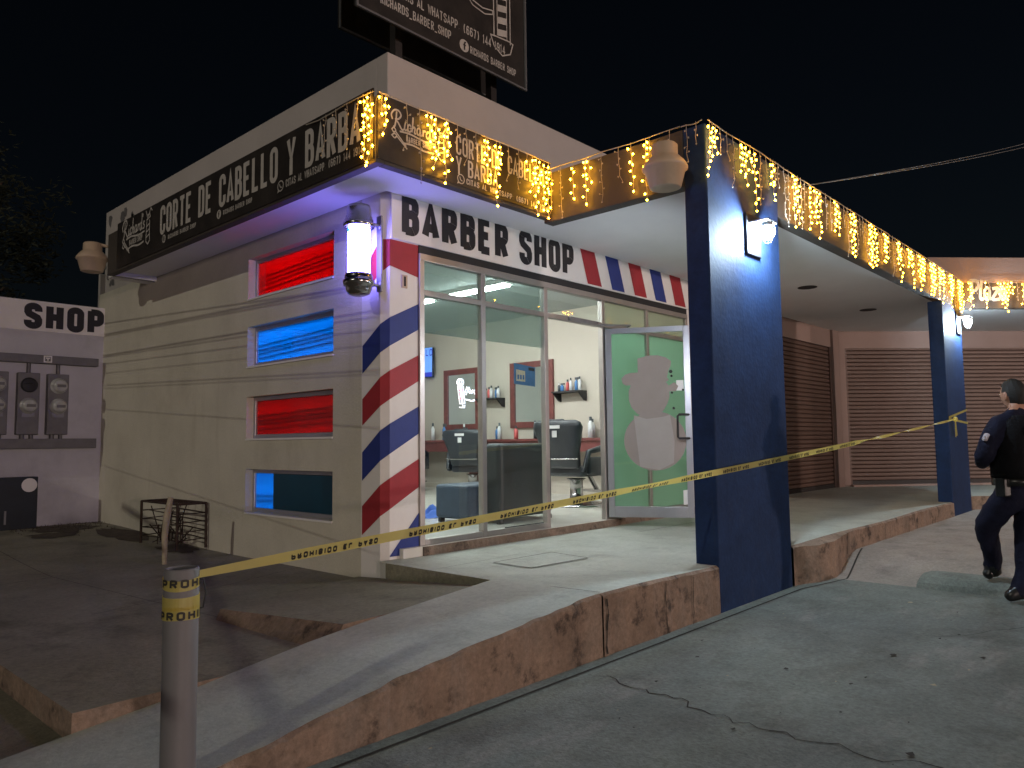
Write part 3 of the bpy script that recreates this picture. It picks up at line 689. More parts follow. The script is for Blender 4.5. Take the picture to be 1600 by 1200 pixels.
g = LMB(B0); phone_icon(g, (xx, .64, 3.015), U, W_, .042); g.build('icon', ['vinyltxt', 'vinyl'], o)
g = LMB(B0); f_icon(g, (xx, 1.70, 3.01), U, W_, .042, mk=1); g.build('icon', ['vinyltxt', 'vinyl'], o)
g = LMB(B0); cam_icon(g, (xx, 2.88, 3.015), U, W_, .042, mk=1); g.build('icon', ['vinyltxt', 'vinyl'], o)
g = LMB(B0); logo(g, (xx, 3.98, 3.10), U, W_, .32, .06); g.build('script_logo', 'vinyltxt', o)
g = LMB(B0); strokes(g, ORN, (xx, 3.98, 3.10), U, W_, .32, .045); g.build('emblem', 'vinyltxt', o)

o = thing('banner_sign', 'black front banner with script logo and CORTE DE CABELLO Y BARBA on two lines', 'sign', (.4, -.61, 3.15)); B0 = V((.4, -.61, 3.15))
g = LMB(B0); g.box(-.535, 1.37, -.616, -.606, 2.915, 3.39); g.build('panel', 'vinyl', o)
g = LMB(B0); U = (1, 0, 0); yy = -.616
g = LMB(B0); text(g, 'CORTE DE CABELLO', (.215, yy, 3.155), U, W_, .155, .055, .017, .012, fit=1.06); g.build('lettering', 'vinyltxt', o)
g = LMB(B0); text(g, 'Y BARBA', (.215, yy, 3.0), U, W_, .14, .055, .017, .012, fit=.47); g.build('lettering', 'vinyltxt', o)
g = LMB(B0); text(g, 'CITAS AL WHATSAPP: (667) 144 1914', (.325, yy, 2.94), U, W_, .048, .024, .008, .006, fit=1.0); g.build('lettering', 'vinyltxt', o)
g = LMB(B0); phone_icon(g, (.265, yy, 2.967), U, W_, .036); g.build('icon', ['vinyltxt', 'vinyl'], o)
g = LMB(B0); logo(g, (-.42, yy, 3.10), U, W_, .22, .06); g.build('script_logo', 'vinyltxt', o)
g = LMB(B0); strokes(g, ORN, (-.42, yy, 3.10), U, W_, .22, .045); g.build('emblem', 'vinyltxt', o)

# rooftop billboard
B0 = V((.98, .5, 4.2)); o = thing('billboard', 'dark billboard on posts above the roof, its upper part out of view', 'billboard', tuple(B0))
def fr(mb, x0, x1, z0, z1, y, t=.022, d=.03):
    mb.box(x0, x1, y - d, y, z0, z0 + t); mb.box(x0, x1, y - d, y, z1 - t, z1); mb.box(x0, x0 + t, y - d, y, z0 + t, z1 - t); mb.box(x1 - t, x1, y - d, y, z0 + t, z1 - t)
g = LMB(B0); g.box(-.10, 2.04, .26, .29, 4.60, 6.0); g.build('front_panel', 'vinyl', o)
g = LMB(B0); g.box(.07, 2.04, .74, .77, 4.66, 6.0); g.build('rear_panel', 'vinyl', o)
g = LMB(B0); fr(g, -.105, 2.055, 4.585, 6.01, .258, .018, .02); g.build('trim', 'steel', o)
g = LMB(B0); fr(g, .06, 2.05, 4.65, 6.01, .735, .012, .02); g.build('rear_trim', 'steel', o)
for x in (.52, 1.78):
    g = LMB(B0); g.box(x - .04, x + .04, .46, .54, 3.3, 5.9); g.build('post', 'darkmetal', o)
g = LMB(B0); yy = .26
g = LMB(B0); text(g, 'CITAS AL WHATSAPP: (667) 144 1914', (.32, yy, 4.865), U, W_, .09, .045, .013, .011, fit=1.42); g.build('lettering', 'vinyltxt', o)
g = LMB(B0); text(g, 'RICHARDS_BARBER_SHOP', (.155, yy, 4.725), U, W_, .085, .037, .011, .010, fit=.83); g.build('lettering', 'vinyltxt', o)
g = LMB(B0); text(g, 'RICHARDS BARBER SHOP', (1.24, yy, 4.69), U, W_, .075, .037, .011, .010, fit=.66); g.build('lettering', 'vinyltxt', o)
g = LMB(B0); cam_icon(g, (.05, yy, 4.80), U, W_, .062); g.build('icon', ['vinyltxt', 'vinyl'], o)
g = LMB(B0); phone_icon(g, (.26, yy, 4.92), U, W_, .05); g.build('icon', ['vinyltxt', 'vinyl'], o)
g = LMB(B0); f_icon(g, (1.16, yy, 4.735), U, W_, .062); g.build('icon', ['vinyltxt', 'vinyl'], o)
g = LMB(B0)
def bp(l, t=.014, mi=0): strokes(g, [l], (1.70, yy, 4.98), U, W_, 1, t, mi)
bp([(-.12, .02), (-.13, 1.0)]); bp([(.12, .02), (.12, 1.0)]); bp([(-.07, .05), (-.08, 1.0)], .01); bp([(.07, .05), (.07, 1.0)], .01)
bp([(-.17, .02), (-.12, -.08), (0, -.14), (.12, -.08), (.16, .04), (.10, .05), (-.11, .03), (-.17, .02)])
for k in range(5): g.face([(1.70 - .065, yy - .004, 5.03 + k * .13), (1.70 + .065, yy - .004, 5.06 + k * .13), (1.70 + .065, yy - .004, 5.13 + k * .13), (1.70 - .065, yy - .004, 5.10 + k * .13)], 0)
bp([(-.55, .33), (-.42, .22), (-.25, .20), (-.14, .24), (-.14, .28), (-.28, .25), (-.42, .27), (-.55, .33)], .012)
g.build('pole_emblem', 'vinyltxt', o)

# ================================================================== BARBER POLE
B0 = V((-.22, .04, 2.07)); o = thing('barber_pole', 'lit glowing barber pole with chrome domed caps on the striped corner', 'barber pole', tuple(B0))
g = MB(); g.lathe((0, 0, .545), [(.118, 0), (.124, .01), (.124, .03), (.112, .035), (.112, .06), (.104, .065), (.104, .085), (.098, .09), (.095, .15), (.085, .175), (.05, .19), (0, .193)], 28); g.build('top_cap', 'chrome', o)
g = MB(); g.lathe((0, 0, 0), [(0, -.002), (.05, 0), (.085, .015), (.10, .045), (.103, .075), (.118, .08), (.122, .10), (.122, .12), (.110, .125), (.110, .15), (.104, .17), (.09, .175)], 28); g.build('bottom_cap', 'chrome', o)
g = MB(); N = 32
zs = lin(.165, .55, 16)
def pm(i, k):
    z = zs[i]; ph = (k / N * 6.283 + z * 9) % 6.283
    if z > .485 and .3 < ph < 1.3: return 1
    if z < .23 and (2.5 < ph < 3.4): return 2
    if z > .515 and 3.4 < ph < 4.1: return 2
    return 0
g.lathe((0, 0, 0), [(.088, z) for z in zs], N, mfun=pm); g.build('glowing_cylinder', ['poleglow', 'polecyan', 'polered'], o)
g = MB(); g.lathe((0, 0, 0), [(.101, .16), (.101, .555)], N); g.build('glass_tube', 'glass', o)
g = MB(); g.box(.195, .214, -.03, .03, .06, .68); g.tube([(.10, 0, .60), (.20, 0, .60)], .014); g.tube([(.10, 0, .11), (.20, 0, .11)], .014); g.lathe((.19, 0, .60), [(.0, 0), (.03, 0), (.03, .02)], 12, axis=(1, 0, 0)); g.lathe((.19, 0, .11), [(.0, 0), (.03, 0), (.03, .02)], 12, axis=(1, 0, 0))
g.build('bracket', 'steel', o)
# little bell plate
B0 = (.20, -.004, 2.24); o = thing('doorbell', 'small brass doorbell plate on the white stripe of the corner', 'doorbell', B0)
g = MB(); g.box(-.03, .03, -.008, 0, -.055, .055); g.build('plate', 'beige', o, bevel=.003)
g = MB(); g.box(-.008, .008, -.013, -.0085, -.04, .04); g.build('button', 'crack', o)

# ================================================================== LAMPS
def yardlamp(base, arm_to, label):
    o = thing('security_lamp', label, 'lamp', base)
    g = MB(); g.lathe((0, 0, 0), [(0, .34), (.085, .34), (.10, .325), (.10, .245), (.112, .235), (.145, .20), (.165, .17), (.168, .155)], 24); g.build('housing', 'beige', o)
    g = MB(); g.lathe((0, 0, 0), [(.172, .155), (.172, .14), (.155, .135), (.118, 0), (.105, -.005), (.0, .01)], 24); g.build('shade', 'beige', o)
    g = MB(); d = V(arm_to) - V(base); g.tube([d.normalized() * .09 + V((0, 0, .28)), d + V((0, 0, .02))], .018); g.lathe(d + V((0, 0, .02)), [(0, -.01), (.05, -.01), (.05, .01)], 12, axis=(d.x, d.y, 0)); g.build('arm', 'beige', o)
    return o
yardlamp((1.20, -1.88, 2.82), (1.376, -1.80, 3.10), 'large beige bell-shaped lamp on the beam beside the front blue column')
yardlamp((-.62, 4.72, 2.97), (-.30, 4.5, 3.20), 'beige bell-shaped lamp on an arm at the far end of the left fascia')
def walllamp(x, y, z, label, bm='lamp', rot=0):
    o = thing('wall_lamp', label, 'lamp', (x, y, z)); o.rotation_euler.z = rot
    g = MB(); g.box(-.13, .13, -.022, 0, -.17, .17); g.build('back_plate', 'gasket', o, bevel=.006)
    g = MB(); g.box(-.095, .095, -.18, -.023, .085, .10); g.lathe((0, -.135, .085), [(0, 0), (.045, 0), (.04, -.03)], 14); g.build('hood', 'steel', o, bevel=.003)
    g = MB(); g.ellip((0, -.135, 0), (.042, 0, 0), (0, .042, 0), (0, 0, .062), 16, 10); g.build('bulb', bm, o)
    g = MB()
    for k in range(4):
        a = k * math.pi / 2 + .4; g.tube([(.05 * math.cos(a), -.135 + .05 * math.sin(a), .085), (.06 * math.cos(a), -.135 + .06 * math.sin(a), 0), (.02 * math.cos(a), -.135 + .02 * math.sin(a), -.085)], .003, 5)
    g.build('cage', 'steel', o); return o
walllamp(2.12, -2.132, 2.58, 'bright white wall lamp on the front of the nearest blue column')
walllamp(1.87, -1.938, 1.75, 'added fill lamp on the shop side of the nearest blue column, unseen from the lot', 'filllamp', math.pi)  # unseen lamp added to brighten the lintel board and porch soffit
walllamp(9.18, -2.132, 2.62, 'bright white wall lamp on the far blue column by the plaza')

# ================================================================== ICICLE LIGHTS
def octa(r, h, mi=0):
    g = MB(); n = 5
    vs = [(0, 0, -h)] + [(r * math.cos(2 * math.pi * k / n), r * math.sin(2 * math.pi * k / n), 0) for k in range(n)] + [(0, 0, h * .7)]
    fs = [(0, 1 + (k + 1) % n, 1 + k) for k in range(n)] + [(n + 1, 1 + k, 1 + (k + 1) % n) for k in range(n)]
    g.idx(vs, fs, mi, True); return g, vs, fs
_, bv, bf = octa(.0092, .0145)
_, uv, uf = octa(.0075, .013)
def bulbmesh(lit):
    g = MB(); g.idx(bv if lit else uv, bf, 0, True)
    me = bpy.data.meshes.new('bulb'); me.from_pydata(g.v, [], g.f); me.materials.append(X['bulb' if lit else 'bulboff']); return me
BL_, BU_ = bulbmesh(True), bulbmesh(False)
nstr = 0
def icicles(label, P, Q, nrm, strands, detail=True, sag=.0):
    """P, Q: ends of the top wire; strands: list of (distance along, lit, length)"""
    global nstr
    P, Q, nrm = V(P), V(Q), V(nrm).normalized(); U = (Q - P).normalized(); Ltot = (Q - P).length
    o = thing('icicle_light_string', label, 'string lights', tuple(P), 'strings of icicle lights along the fascias')
    g = MB(); K = max(4, int(Ltot / .15))
    g.tube([U * (Ltot * i / K) + V((0, 0, random.uniform(-.012, .006))) + nrm * .012 for i in range(K + 1)], .0045, 5); g.build('cable', 'wire', o)
    for s, lit, ln in strands:
        g = MB(); k = max(2, int(ln / .048)); x = 0; pts = []
        for i in range(k + 1):
            x += random.uniform(-.006, .006); pts.append(U * (s + x) + nrm * (.014 + random.uniform(0, .012)) + V((0, 0, -ln * i / k)))
        if random.random() < .4: pts[-1] += U * random.choice([-.03, .03])
        g.tube(pts, .0022 if detail else .003, 4, 0, False)
        pos = []
        for i, p in enumerate(pts[1:]):
            sd = U * ((1 if i % 2 else -1) * random.uniform(.008, .026)) + nrm * random.uniform(0, .014) + V((0, 0, random.uniform(-.012, .012)))
            if i == len(pts) - 2: sd = V((0, 0, -.01))
            g.tube([p, p + sd], .0018, 3, 0, False); pos.append(p + sd)
        if not detail:
            for p in pos: g.idx([p + V(b) for b in (bv if lit else uv)], bf, 1, True)
        st = g.build('light_strand', ['wire', 'bulb' if lit else 'bulboff'], o)
        if detail:
            for p in pos:
                b = bpy.data.objects.new('bulb', BL_ if lit else BU_); COL.objects.link(b); b.parent = st; b.location = p
                b.rotation_euler = (random.uniform(-.6, .6), random.uniform(-.6, .6), 0)
# left fascia, last metre before the corner
icicles('icicle light string over the last letters of the left banner at the corner', (-.56, .25, 3.40), (-.56, -.61, 3.40), (-1, 0, 0),
        [(.28, 0, .30), (.42, 0, .20), (.55, 0, .34), (.68, 0, .2), (.755, 1, .52), (.80, 1, .30), (.835, 1, .50)])
# front fascia
icicles('icicle light string hanging over the front banner with the script logo', (-.54, -.62, 3.40), (1.37, -.62, 3.385), (0, -1, 0),
        [(.03, 1, .16), (.06, 1, .30), (.24, 0, .36), (.37, 0, .56), (.44, 1, .10), (.49, 1, .34), (.53, 1, .42), (.63, 1, .50), (.66, 1, .30), (.76, 0, .2), (.85, 0, .3), (.95, 0, .2),
         (1.06, 1, .20), (1.09, 1, .36), (1.20, 1, .54), (1.23, 1, .22), (1.33, 0, .30), (1.46, 0, .34), (1.58, 1, .14), (1.64, 1, .32), (1.69, 1, .50), (1.74, 1, .26), (1.80, 1, .44), (1.86, 1, .50)])
# side beam of the porch
icicles('icicle light string on the short side beam above the glass door', (1.365, -.56, 3.33), (1.365, -1.93, 3.33), (-1, 0, 0),
        [(.04, 1, .40), (.08, 0, .42), (.20, 0, .46), (.33, 1, .32), (.47, 1, .40), (.50, 1, .22), (.64, 0, .42), (.80, 0, .30), (.93, 1, .40), (1.07, 1, .50), (1.10, 1, .2), (1.28, 0, .14)])
icicles('short icicle light string on the top side of the nearest blue column', (1.365, -1.94, 3.325), (1.365, -2.12, 3.325), (-1, 0, 0), [(.06, 0, .28), (.13, 0, .16)])
# long front beam in three sets
def run(x0, x1):
    out = []; x = x0
    while x < x1 - .02:
        ph = (x - 1.376) / .52 % 1
        lit = 1 if (ph < .34 or random.random() < .08) else 0
        if x > 5: lit = 1 if ph < .5 or random.random() < .12 else 0
        out.append((x - x0, lit, random.choice([.22, .34, .46, .28, .50]) * random.uniform(.9, 1.05))); x += random.uniform(.045, .075) if ph < .36 else random.uniform(.08, .13)
    return out
icicles('icicle light string starting above the nearest blue column on the long front beam', (1.38, -2.142, 3.325), (3.9, -2.142, 3.325), (0, -1, 0), run(1.40, 3.9))
icicles('icicle light string on the middle of the long front beam', (3.9, -2.142, 3.325), (6.7, -2.142, 3.325), (0, -1, 0), run(3.92, 6.7), False)
icicles('icicle light string at the far end of the long front beam', (6.7, -2.142, 3.325), (9.54, -2.142, 3.325), (0, -1, 0), run(6.72, 9.54), False)
Dv = V((.725, -.689, 0)); Dn = V((-.689, -.725, 0))
icicles('icicle light string over the plaza name lettering', V((9.6, -2.19, 3.33)) + Dn * .03, V((9.6, -2.19, 3.33)) + Dn * .03 + Dv * 2.0, Dn,
        [(.02, 1, .30), (.05, 1, .44), (.12, 0, .2), (.20, 0, .3), (.29, 1, .42), (.34, 0, .2), (.50, 1, .2), (.55, 1, .36), (.60, 1, .48), (.66, 1, .3), (.72, 1, .2), (.8, 0, .3), (.90, 1, .36), (1.0, 1, .4), (1.2, 1, .3), (1.5, 0, .3)], False)

# ================================================================== PLAZA BLOCK
pb = thing('plaza_block', 'brownish plaza wing behind the blue columns with rolled steel shutters', 'building', (11, .3, 0))
B0 = V((11, .3, 0))
D0 = V((11.0, .30, 0))
g = LMB(B0); g.box(5.9, 8.5, .3, .5, -.3, 3.1); g.box(8.5, 10.72, .3, .5, 2.62, 3.1); g.box(10.72, 11.0, .25, .5, -.3, 3.1)
def dwall(mb, s0, s1, n0, n1, z0, z1, mi=0): mb.fbox(D0 + Dv * s0 + Dn * n0 + V((0, 0, z0)), Dv * (s1 - s0), Dn * (n1 - n0), V((0, 0, z1 - z0)), mi)
dwall(g, 0, .16, -.2, .02, -.3, 3.1); dwall(g, .16, 8, -.2, 0, 2.62, 3.1); dwall(g, 2.02, 2.22, -.2, 0, -.3, 2.62); dwall(g, 4.2, 8, -.2, 0, -.3, 2.62); dwall(g, .16, 4.2, -.2, .12, -.3, .035)
g.build('wall', 'plaza', pb)
def slats(mb, o, a, n, w_, z0, z1, mi=0, d=.028):
    z = z0; o, a, n = V(o), V(a), V(n); pitch = .075
    while z < z1 - .01:
        zt = min(z + pitch, z1)
        prof = [(0, z), (d, z + .012), (d * 1.1, z + pitch * .5), (d, zt - .012), (0, zt)]
        for (p, q) in zip(prof, prof[1:]):
            mb.face([o + n * p[0] + V((0, 0, p[1])), o + a * w_ + n * p[0] + V((0, 0, p[1])), o + a * w_ + n * q[0] + V((0, 0, q[1])), o + n * q[0] + V((0, 0, q[1]))], mi, False)
        z = zt
def shutter(o_, a, n, w_, z0, z1):
    g = LMB(B0); slats(g, V(o_), a, n, w_, z0 + .07, z1); s = g.build('shutter', 'shutter', pb)
    g = LMB(B0); g.fbox(V(o_) + V((0, 0, z0)) + V(n) * .0, V(a) * w_, V(n) * .035, V((0, 0, .07))); g.build('bottom_rail', 'darkmetal', s)
    g = LMB(B0); g.fbox(V(o_) + V((0, 0, z0)), V(a) * .05, V(n) * .05, V((0, 0, z1 - z0))); g.fbox(V(o_) + V(a) * (w_ - .05) + V((0, 0, z0)), V(a) * .05, V(n) * .05, V((0, 0, z1 - z0))); g.build('guide', 'shutter', s)
shutter((8.5, .36, 0), V((1, 0, 0)), V((0, -1, 0)), 2.22, .0, 2.62)
shutter(D0 + Dv * .16 - Dn * .06, Dv, Dn, 1.86, .035, 2.62)
shutter(D0 + Dv * 2.22 - Dn * .06, Dv, Dn, 1.98, .035, 2.62)
g = LMB(B0); F0 = V((9.55, -2.14, 0))
g.fbox(F0 + V((0, 0, 2.90)), Dv * 6, -Dn * .12, V((0, 0, .42))); g.build('fascia', 'beam', pb)
g = LMB(B0); Fi = F0 - Dn * .12; g.prism([V((9.501, -2.0, 2.951)), V((Fi.x, Fi.y, 2.951)), V(((Fi + Dv * 6).x, (Fi + Dv * 6).y, 2.951)), V(((D0 + Dv * 6).x, (D0 + Dv * 6).y, 2.951)), V((D0.x, D0.y, 2.951)), V((9.501, .30, 2.951))], (0, 0, .1))
g.build('soffit', 'soffit', pb)
g = LMB(B0); g.box(5.95, 9.5, -.02, .3, 2.953, 3.1); g.build('soffit_strip', 'soffit', pb)
g = LMB(B0); g.fbox(V((9.17, -1.78, 3.30)), Dv * 7, -Dn * .15, V((0, 0, .40))); g.fbox(F0 - Dn * .12 + V((0, 0, 3.29)), Dv * 6, -Dn * .45, V((0, 0, .03))); g.build('parapet', 'plaza', pb)
g = LMB(B0); g.lathe((10.78, -2.53, 2.958), [(0, 0), (.10, 0), (.125, -.004), (.125, .001)], 18); g.build('recessed_lamp', 'gasket', pb)
B1 = F0 + Dv * .1 + V((0, 0, 3.0)); o = thing('plaza_sign', 'white script letters spelling Plaza on the far fascia', 'sign', tuple(B1))
PL = [smooth(p) for p in [[(.12, .0), (.22, .95)], [(.0, .85), (.15, 1.0), (.45, 1.0), (.55, .75), (.40, .52), (.2, .48)],
      [(.75, 1.05), (.62, .2), (.70, .02), (.80, .1)], [(1.15, .55), (1.0, .62), (.86, .4), (.90, .08), (1.05, .05), (1.15, .5), (1.13, .08), (1.25, .08)],
      [(1.30, .58), (1.62, .58), (1.28, .04), (1.66, .04)], [(2.0, .55), (1.85, .62), (1.72, .4), (1.76, .08), (1.9, .05), (2.0, .5), (2.0, .08), (2.12, .1)]]]
g = LMB(B1); strokes(g, PL, B1 + V((0, 0, .03)), Dv, (0, 0, 1), .30, .16, 0, Dn, .012)
g.build('lettering', 'vinyltxt', o)

# ================================================================== LEFT WING WITH METERS
lw = thing('side_wing', 'low whitish wing at the left edge with black SHOP lettering and electric meters', 'building', (-1, 6.2, 0)); B0 = V((-1, 6.2, 0))
g = LMB(B0); g.box(-8, -.0, 6.1, 6.3, -.5, 2.40); g.build('wall', mat('wing_paint', (.56, .55, .58), .85, var=.12, scale=1.6, bump=.2, bscale=50, dirt=(.38, .37, .39), dscale=1.1, dlo=.5, dhi=.8), lw)
g = LMB(B0); g.box(-8, .0, 6.08, 6.3, 2.40, 2.785); sb = g.build('sign_band', 'white', lw)
g = LMB(B0); text(g, 'BARBER', (-2.66, 6.08, 2.42), (1, 0, 0), (0, 0, 1), .335, .205, .086, .042, fit=1.42); g.build('painted_lettering', 'black', sb)
g = LMB(B0); text(g, 'SHOP', (-.945, 6.08, 2.42), (1, 0, 0), (0, 0, 1), .335, .205, .086, .042, fit=.935)
g.build('painted_lettering', 'black', sb)
def trough(z0, z1, label):
    o = thing('cable_trough', label, 'cable trough', (-1, 6.05, z0)); b = V((-1, 6.05, z0))
    g = LMB(b); g.box(-2.2, -.09, 5.98, 6.098, z0, z1); g.build('duct', 'meter', o, bevel=.006)
    if z0 > 1.5:
        g = LMB(b); strokes(g, [[(0, 0), (.1, 0), (.1, .09), (0, .09), (0, 0)], [(.02, .06), (.08, .06)], [(.05, .02), (.05, .07)]], (-.73, 5.98, z0 + .02), (1, 0, 0), (0, 0, 1), .8, .02, 0); g.build('painted_mark', 'white', o)
    return o
trough(1.98, 2.085, 'upper grey metal cable trough above the electric meters')
trough(.905, 1.03, 'lower grey metal cable trough below the electric meters')
def meterbox(x, empty, label):
    b = V((x, 6.05, 1.08)); o = thing('meter_box', label, 'electric meter', tuple(b), 'electric meter boxes on the side wing')
    g = LMB(b); g.box(x - .12, x + .12, 6.0, 6.098, 1.08, 1.855); g.build('box', 'meter', o, bevel=.008)
    g = LMB(b); g.tube([(x + .0, 6.05, 1.855), (x, 6.05, 1.98)], .025); g.tube([(x - .05, 6.05, 1.03), (x - .05, 6.05, 1.08)], .03); g.tube([(x + .05, 6.05, 1.03), (x + .05, 6.05, 1.08)], .025); g.build('conduit', 'meter', o)
    for k, z in enumerate((1.70, 1.44)):
        g = LMB(b)
        if k == 0 and empty: g.lathe((x, 5.999, z), [(.0, .004), (.07, .004), (.085, .0), (.085, .012), (.095, .012), (.095, 0)], 20, axis=(0, -1, 0)); g.tube([(x - .05, 5.99, z + .02), (x + .05, 5.99, z + .02)], .006); g.build('empty_socket', 'gasket', o)
        else:
            g.lathe((x, 6.0, z), [(.10, 0), (.10, .02), (.085, .025), (.083, .07), (.07, .10), (.03, .115), (0, .117)], 20, axis=(0, -1, 0)); m_ = g.build('meter', 'meterglass', o)
            g = LMB(b); g.box(x - .05, x + .05, 5.878, 5.884, z - .02, z + .015); g.build('dial', 'meter', m_)
    g = LMB(b); g.box(x - .07, x + .07, 5.994, 5.9995, 1.30, 1.36); g.build('latch', 'steel', o)
meterbox(-.55, False, 'grey meter box with two round dials, nearest the cream wall')
meterbox(-.88, True, 'grey meter box whose upper socket is dark and empty')
meterbox(-1.22, False, 'grey meter box at the left edge of the photo, cut by the frame')
B0 = V((-1.2, 6.0, -.2)); o = thing('cabinet', 'dark low cabinet with a white round sticker at the left edge', 'cabinet', tuple(B0))
g = LMB(B0); g.box(-1.75, -.77, 5.90, 6.095, -.2, .56); g.build('body', mat('cabinet_dark', (.012, .018, .026), .4, var=.3, scale=5), o, bevel=.008)
g = LMB(B0); disc(g, (-.865, 5.9, .46), (1, 0, 0), (0, 0, 1), .085); g.build('sticker', 'white', o)
g = LMB(B0); g.box(-1.12, -1.10, 5.885, 5.899, .0, .16); g.build('handle', 'steel', o)
# wire rack by the wall
B0 = V((-.17, 3.4, -.12)); o = thing('metal_rack', 'rusty wire rack standing against the cream wall', 'rack', tuple(B0))
z0, z1 = -.14, .32
g = LMB(B0)
for x in (-.33, -.03):
    for y in (2.95, 3.85): g.tube([(x, y, z0), (x, y, z1)], .014, 6)
for y in (2.95, 3.85): g.tube([(-.33, y, z1), (-.03, y, z1)], .012, 6)
for x in (-.33, -.03): g.tube([(x, 2.95, z1), (x, 3.85, z1)], .012, 6)
g.build('frame', 'rust', o)
g = LMB(B0)
for k in range(1, 5):
    z = z0 + k * .09
    for y in (2.95, 3.85): g.tube([(-.33, y, z), (-.03, y, z + .01 * (k % 2))], .006, 5)
    for x in (-.33, -.03): g.tube([(x, 2.95, z), (x, 3.2 + .12 * k, z + .015), (x, 3.85, z)], .006, 5)
for k in range(5): g.tube([(-.33, 3.1 + k * .16, z1), (-.03, 3.08 + k * .16, z1)], .006, 5)
g.build('bars', 'rust', o)
g = LMB(B0)
for k in range(26):
    a = V((random.uniform(-.3, -.05), random.uniform(3.2, 3.7), z0 + random.uniform(0, .1))); g.tube([a, a + V((random.uniform(-.1, .1), random.uniform(-.25, .25), random.uniform(.02, .4)))], .006, 4)
tag(g.build('dry_twigs', 'rust'), 'tangle of dry twigs piled inside the wire rack', 'twigs').location = B0
g = MB(); g.tube([(-.70, 2.35, -.17), (-.705, 2.35, .08), (-.69, 2.345, .26), (-.665, 2.33, .44)], [.022, .028, .034, .024], 7)
tag(g.build('wooden_stake', 'stake'), 'thin pale stake standing upright behind the grey bollard', 'stake')
# dry weeds and a stain of soil at the foot of the wing
g = MB()
for k in range(420):
    x, y = random.uniform(-1.1, -.03), 6.05 - abs(random.gauss(0, .35))
    z = z_apron(x, y); h = random.uniform(.006, .035); a = random.uniform(0, 6.3)
    g.face([(x, y, z), (x + .008 * math.cos(a), y + .008 * math.sin(a), z), (x + .016 * math.cos(a), y + .016 * math.sin(a), z + h)])
o = g.build('weeds', 'rust'); o['kind'] = 'stuff'; tag(o, 'dry weeds and dirt along the foot of the side wing', 'weeds')

# ================================================================== BOLLARD AND TAPE
B0 = V((-2.5, -2.06, -.36)); o = thing('bollard', 'round grey pipe bollard with barrier tape wrapped round its top', 'bollard', tuple(B0))
g = MB(); g.lathe((0, 0, 0), [(.059, 0), (.059, .835), (.056, .84), (.050, .84), (.050, .55), (0, .55)], 28); g.build('pipe', 'pvc', o)
g = MB(); g.tube([(.058, .0, .79), (.075, -.01, .79), (.085, -.01, .74), (.075, -.01, .69), (.062, -.005, .69)], .003, 5); g.build('wire_loop', 'cable', o)
B0 = V((2.9, -2.2, .8))
o = thing('barrier_tape', 'yellow barrier tape with black PROHIBIDO EL PASO strung from bollard to far column', 'barrier tape', tuple(B0))
T0 = V((-2.47, -2.135, .462)); T1 = V((8.3, -2.25, 1.165))
TL = (T1 - T0).length
def tpos(t): return T0.lerp(T1, t) + V((0, 0, -.035 * math.sin(math.pi * t)))
TD = (T1 - T0).normalized()
def tw(t):      # twist and half width along the tape
    s = t * TL
    a = .25 * math.sin(s * .9) + .15
    hw = .0225
    if s < .45: hw = .014 + .0085 * s / .45; 
    if s > 6.6: a += (s - 6.6) * 2.6; hw = .0225 - .008 * min(1, (s - 6.6) / 1.2)
    if 2.5 < s < 3.4: a += .5 * math.sin((s - 2.5) / .9 * math.pi)
    return a, hw
def tframe(t):
    a, hw = tw(t); up = V((0, 0, 1)); up = (up - TD * up.dot(TD)).normalized(); nn = V((0, -1, 0)); nn = (nn - TD * nn.dot(TD)); nn = (nn - up * nn.dot(up)).normalized()
    wv = up * math.cos(a) + nn * math.sin(a) * .9
    nv = (nn * math.cos(a) - up * math.sin(a) * .9).normalized()
    return tpos(t), wv.normalized(), nv, hw
g = LMB(B0); N = 260
for i in range(N):
    p, wv, nv, h = tframe(i / N); p2, w2, n2, h2 = tframe((i + 1) / N)
    g.face([p - wv * h, p2 - w2 * h2, p2 + w2 * h2, p + wv * h], 0, True)
# wraps round the bollard and knot on the far column
C0 = V((-2.5, -2.06, 0))
def wrap(z, hh, tilt, a0=0, a1=360):
    M_ = 36; 
    for i in range(M_):
        q = []
        for j in (i, i + 1):
            a = math.radians(a0 + (a1 - a0) * j / M_); r = .0615; c = C0 + V((r * math.cos(a), r * math.sin(a), z + tilt * math.sin(a + .6))); q.append(c)
        g.face([q[0] - V((0, 0, hh)), q[1] - V((0, 0, hh)), q[1] + V((0, 0, hh)), q[0] + V((0, 0, hh))], 0, True)
wrap(.435, .018, .012); wrap(.365, .022, .004); wrap(.325, .022, -.004)
def zwrap(z0, x0, z1, x1, w_, y=-2.137):
    g.face([(x0, y, z0), (x1, y, z1), (x1, y - .004, z1 + w_), (x0, y - .004, z0 + w_)], 0)
zwrap(1.165, 8.29, 1.30, 9.43, .035); zwrap(1.15, 8.29, 1.10, 9.43, .03, -2.14)
g.ellip((8.42, -2.19, 1.16), (.05, 0, 0), (0, .03, 0), (0, 0, .04), 8, 6)
g.face([(8.43, -2.18, 1.14), (8.50, -2.18, 1.14), (8.60, -2.17, .93), (8.52, -2.17, .92)]); g.face([(8.40, -2.185, 1.14), (8.45, -2.185, 1.14), (8.47, -2.18, .90), (8.41, -2.18, .91)])
g.build('film', 'tape', o)
g = LMB(B0)
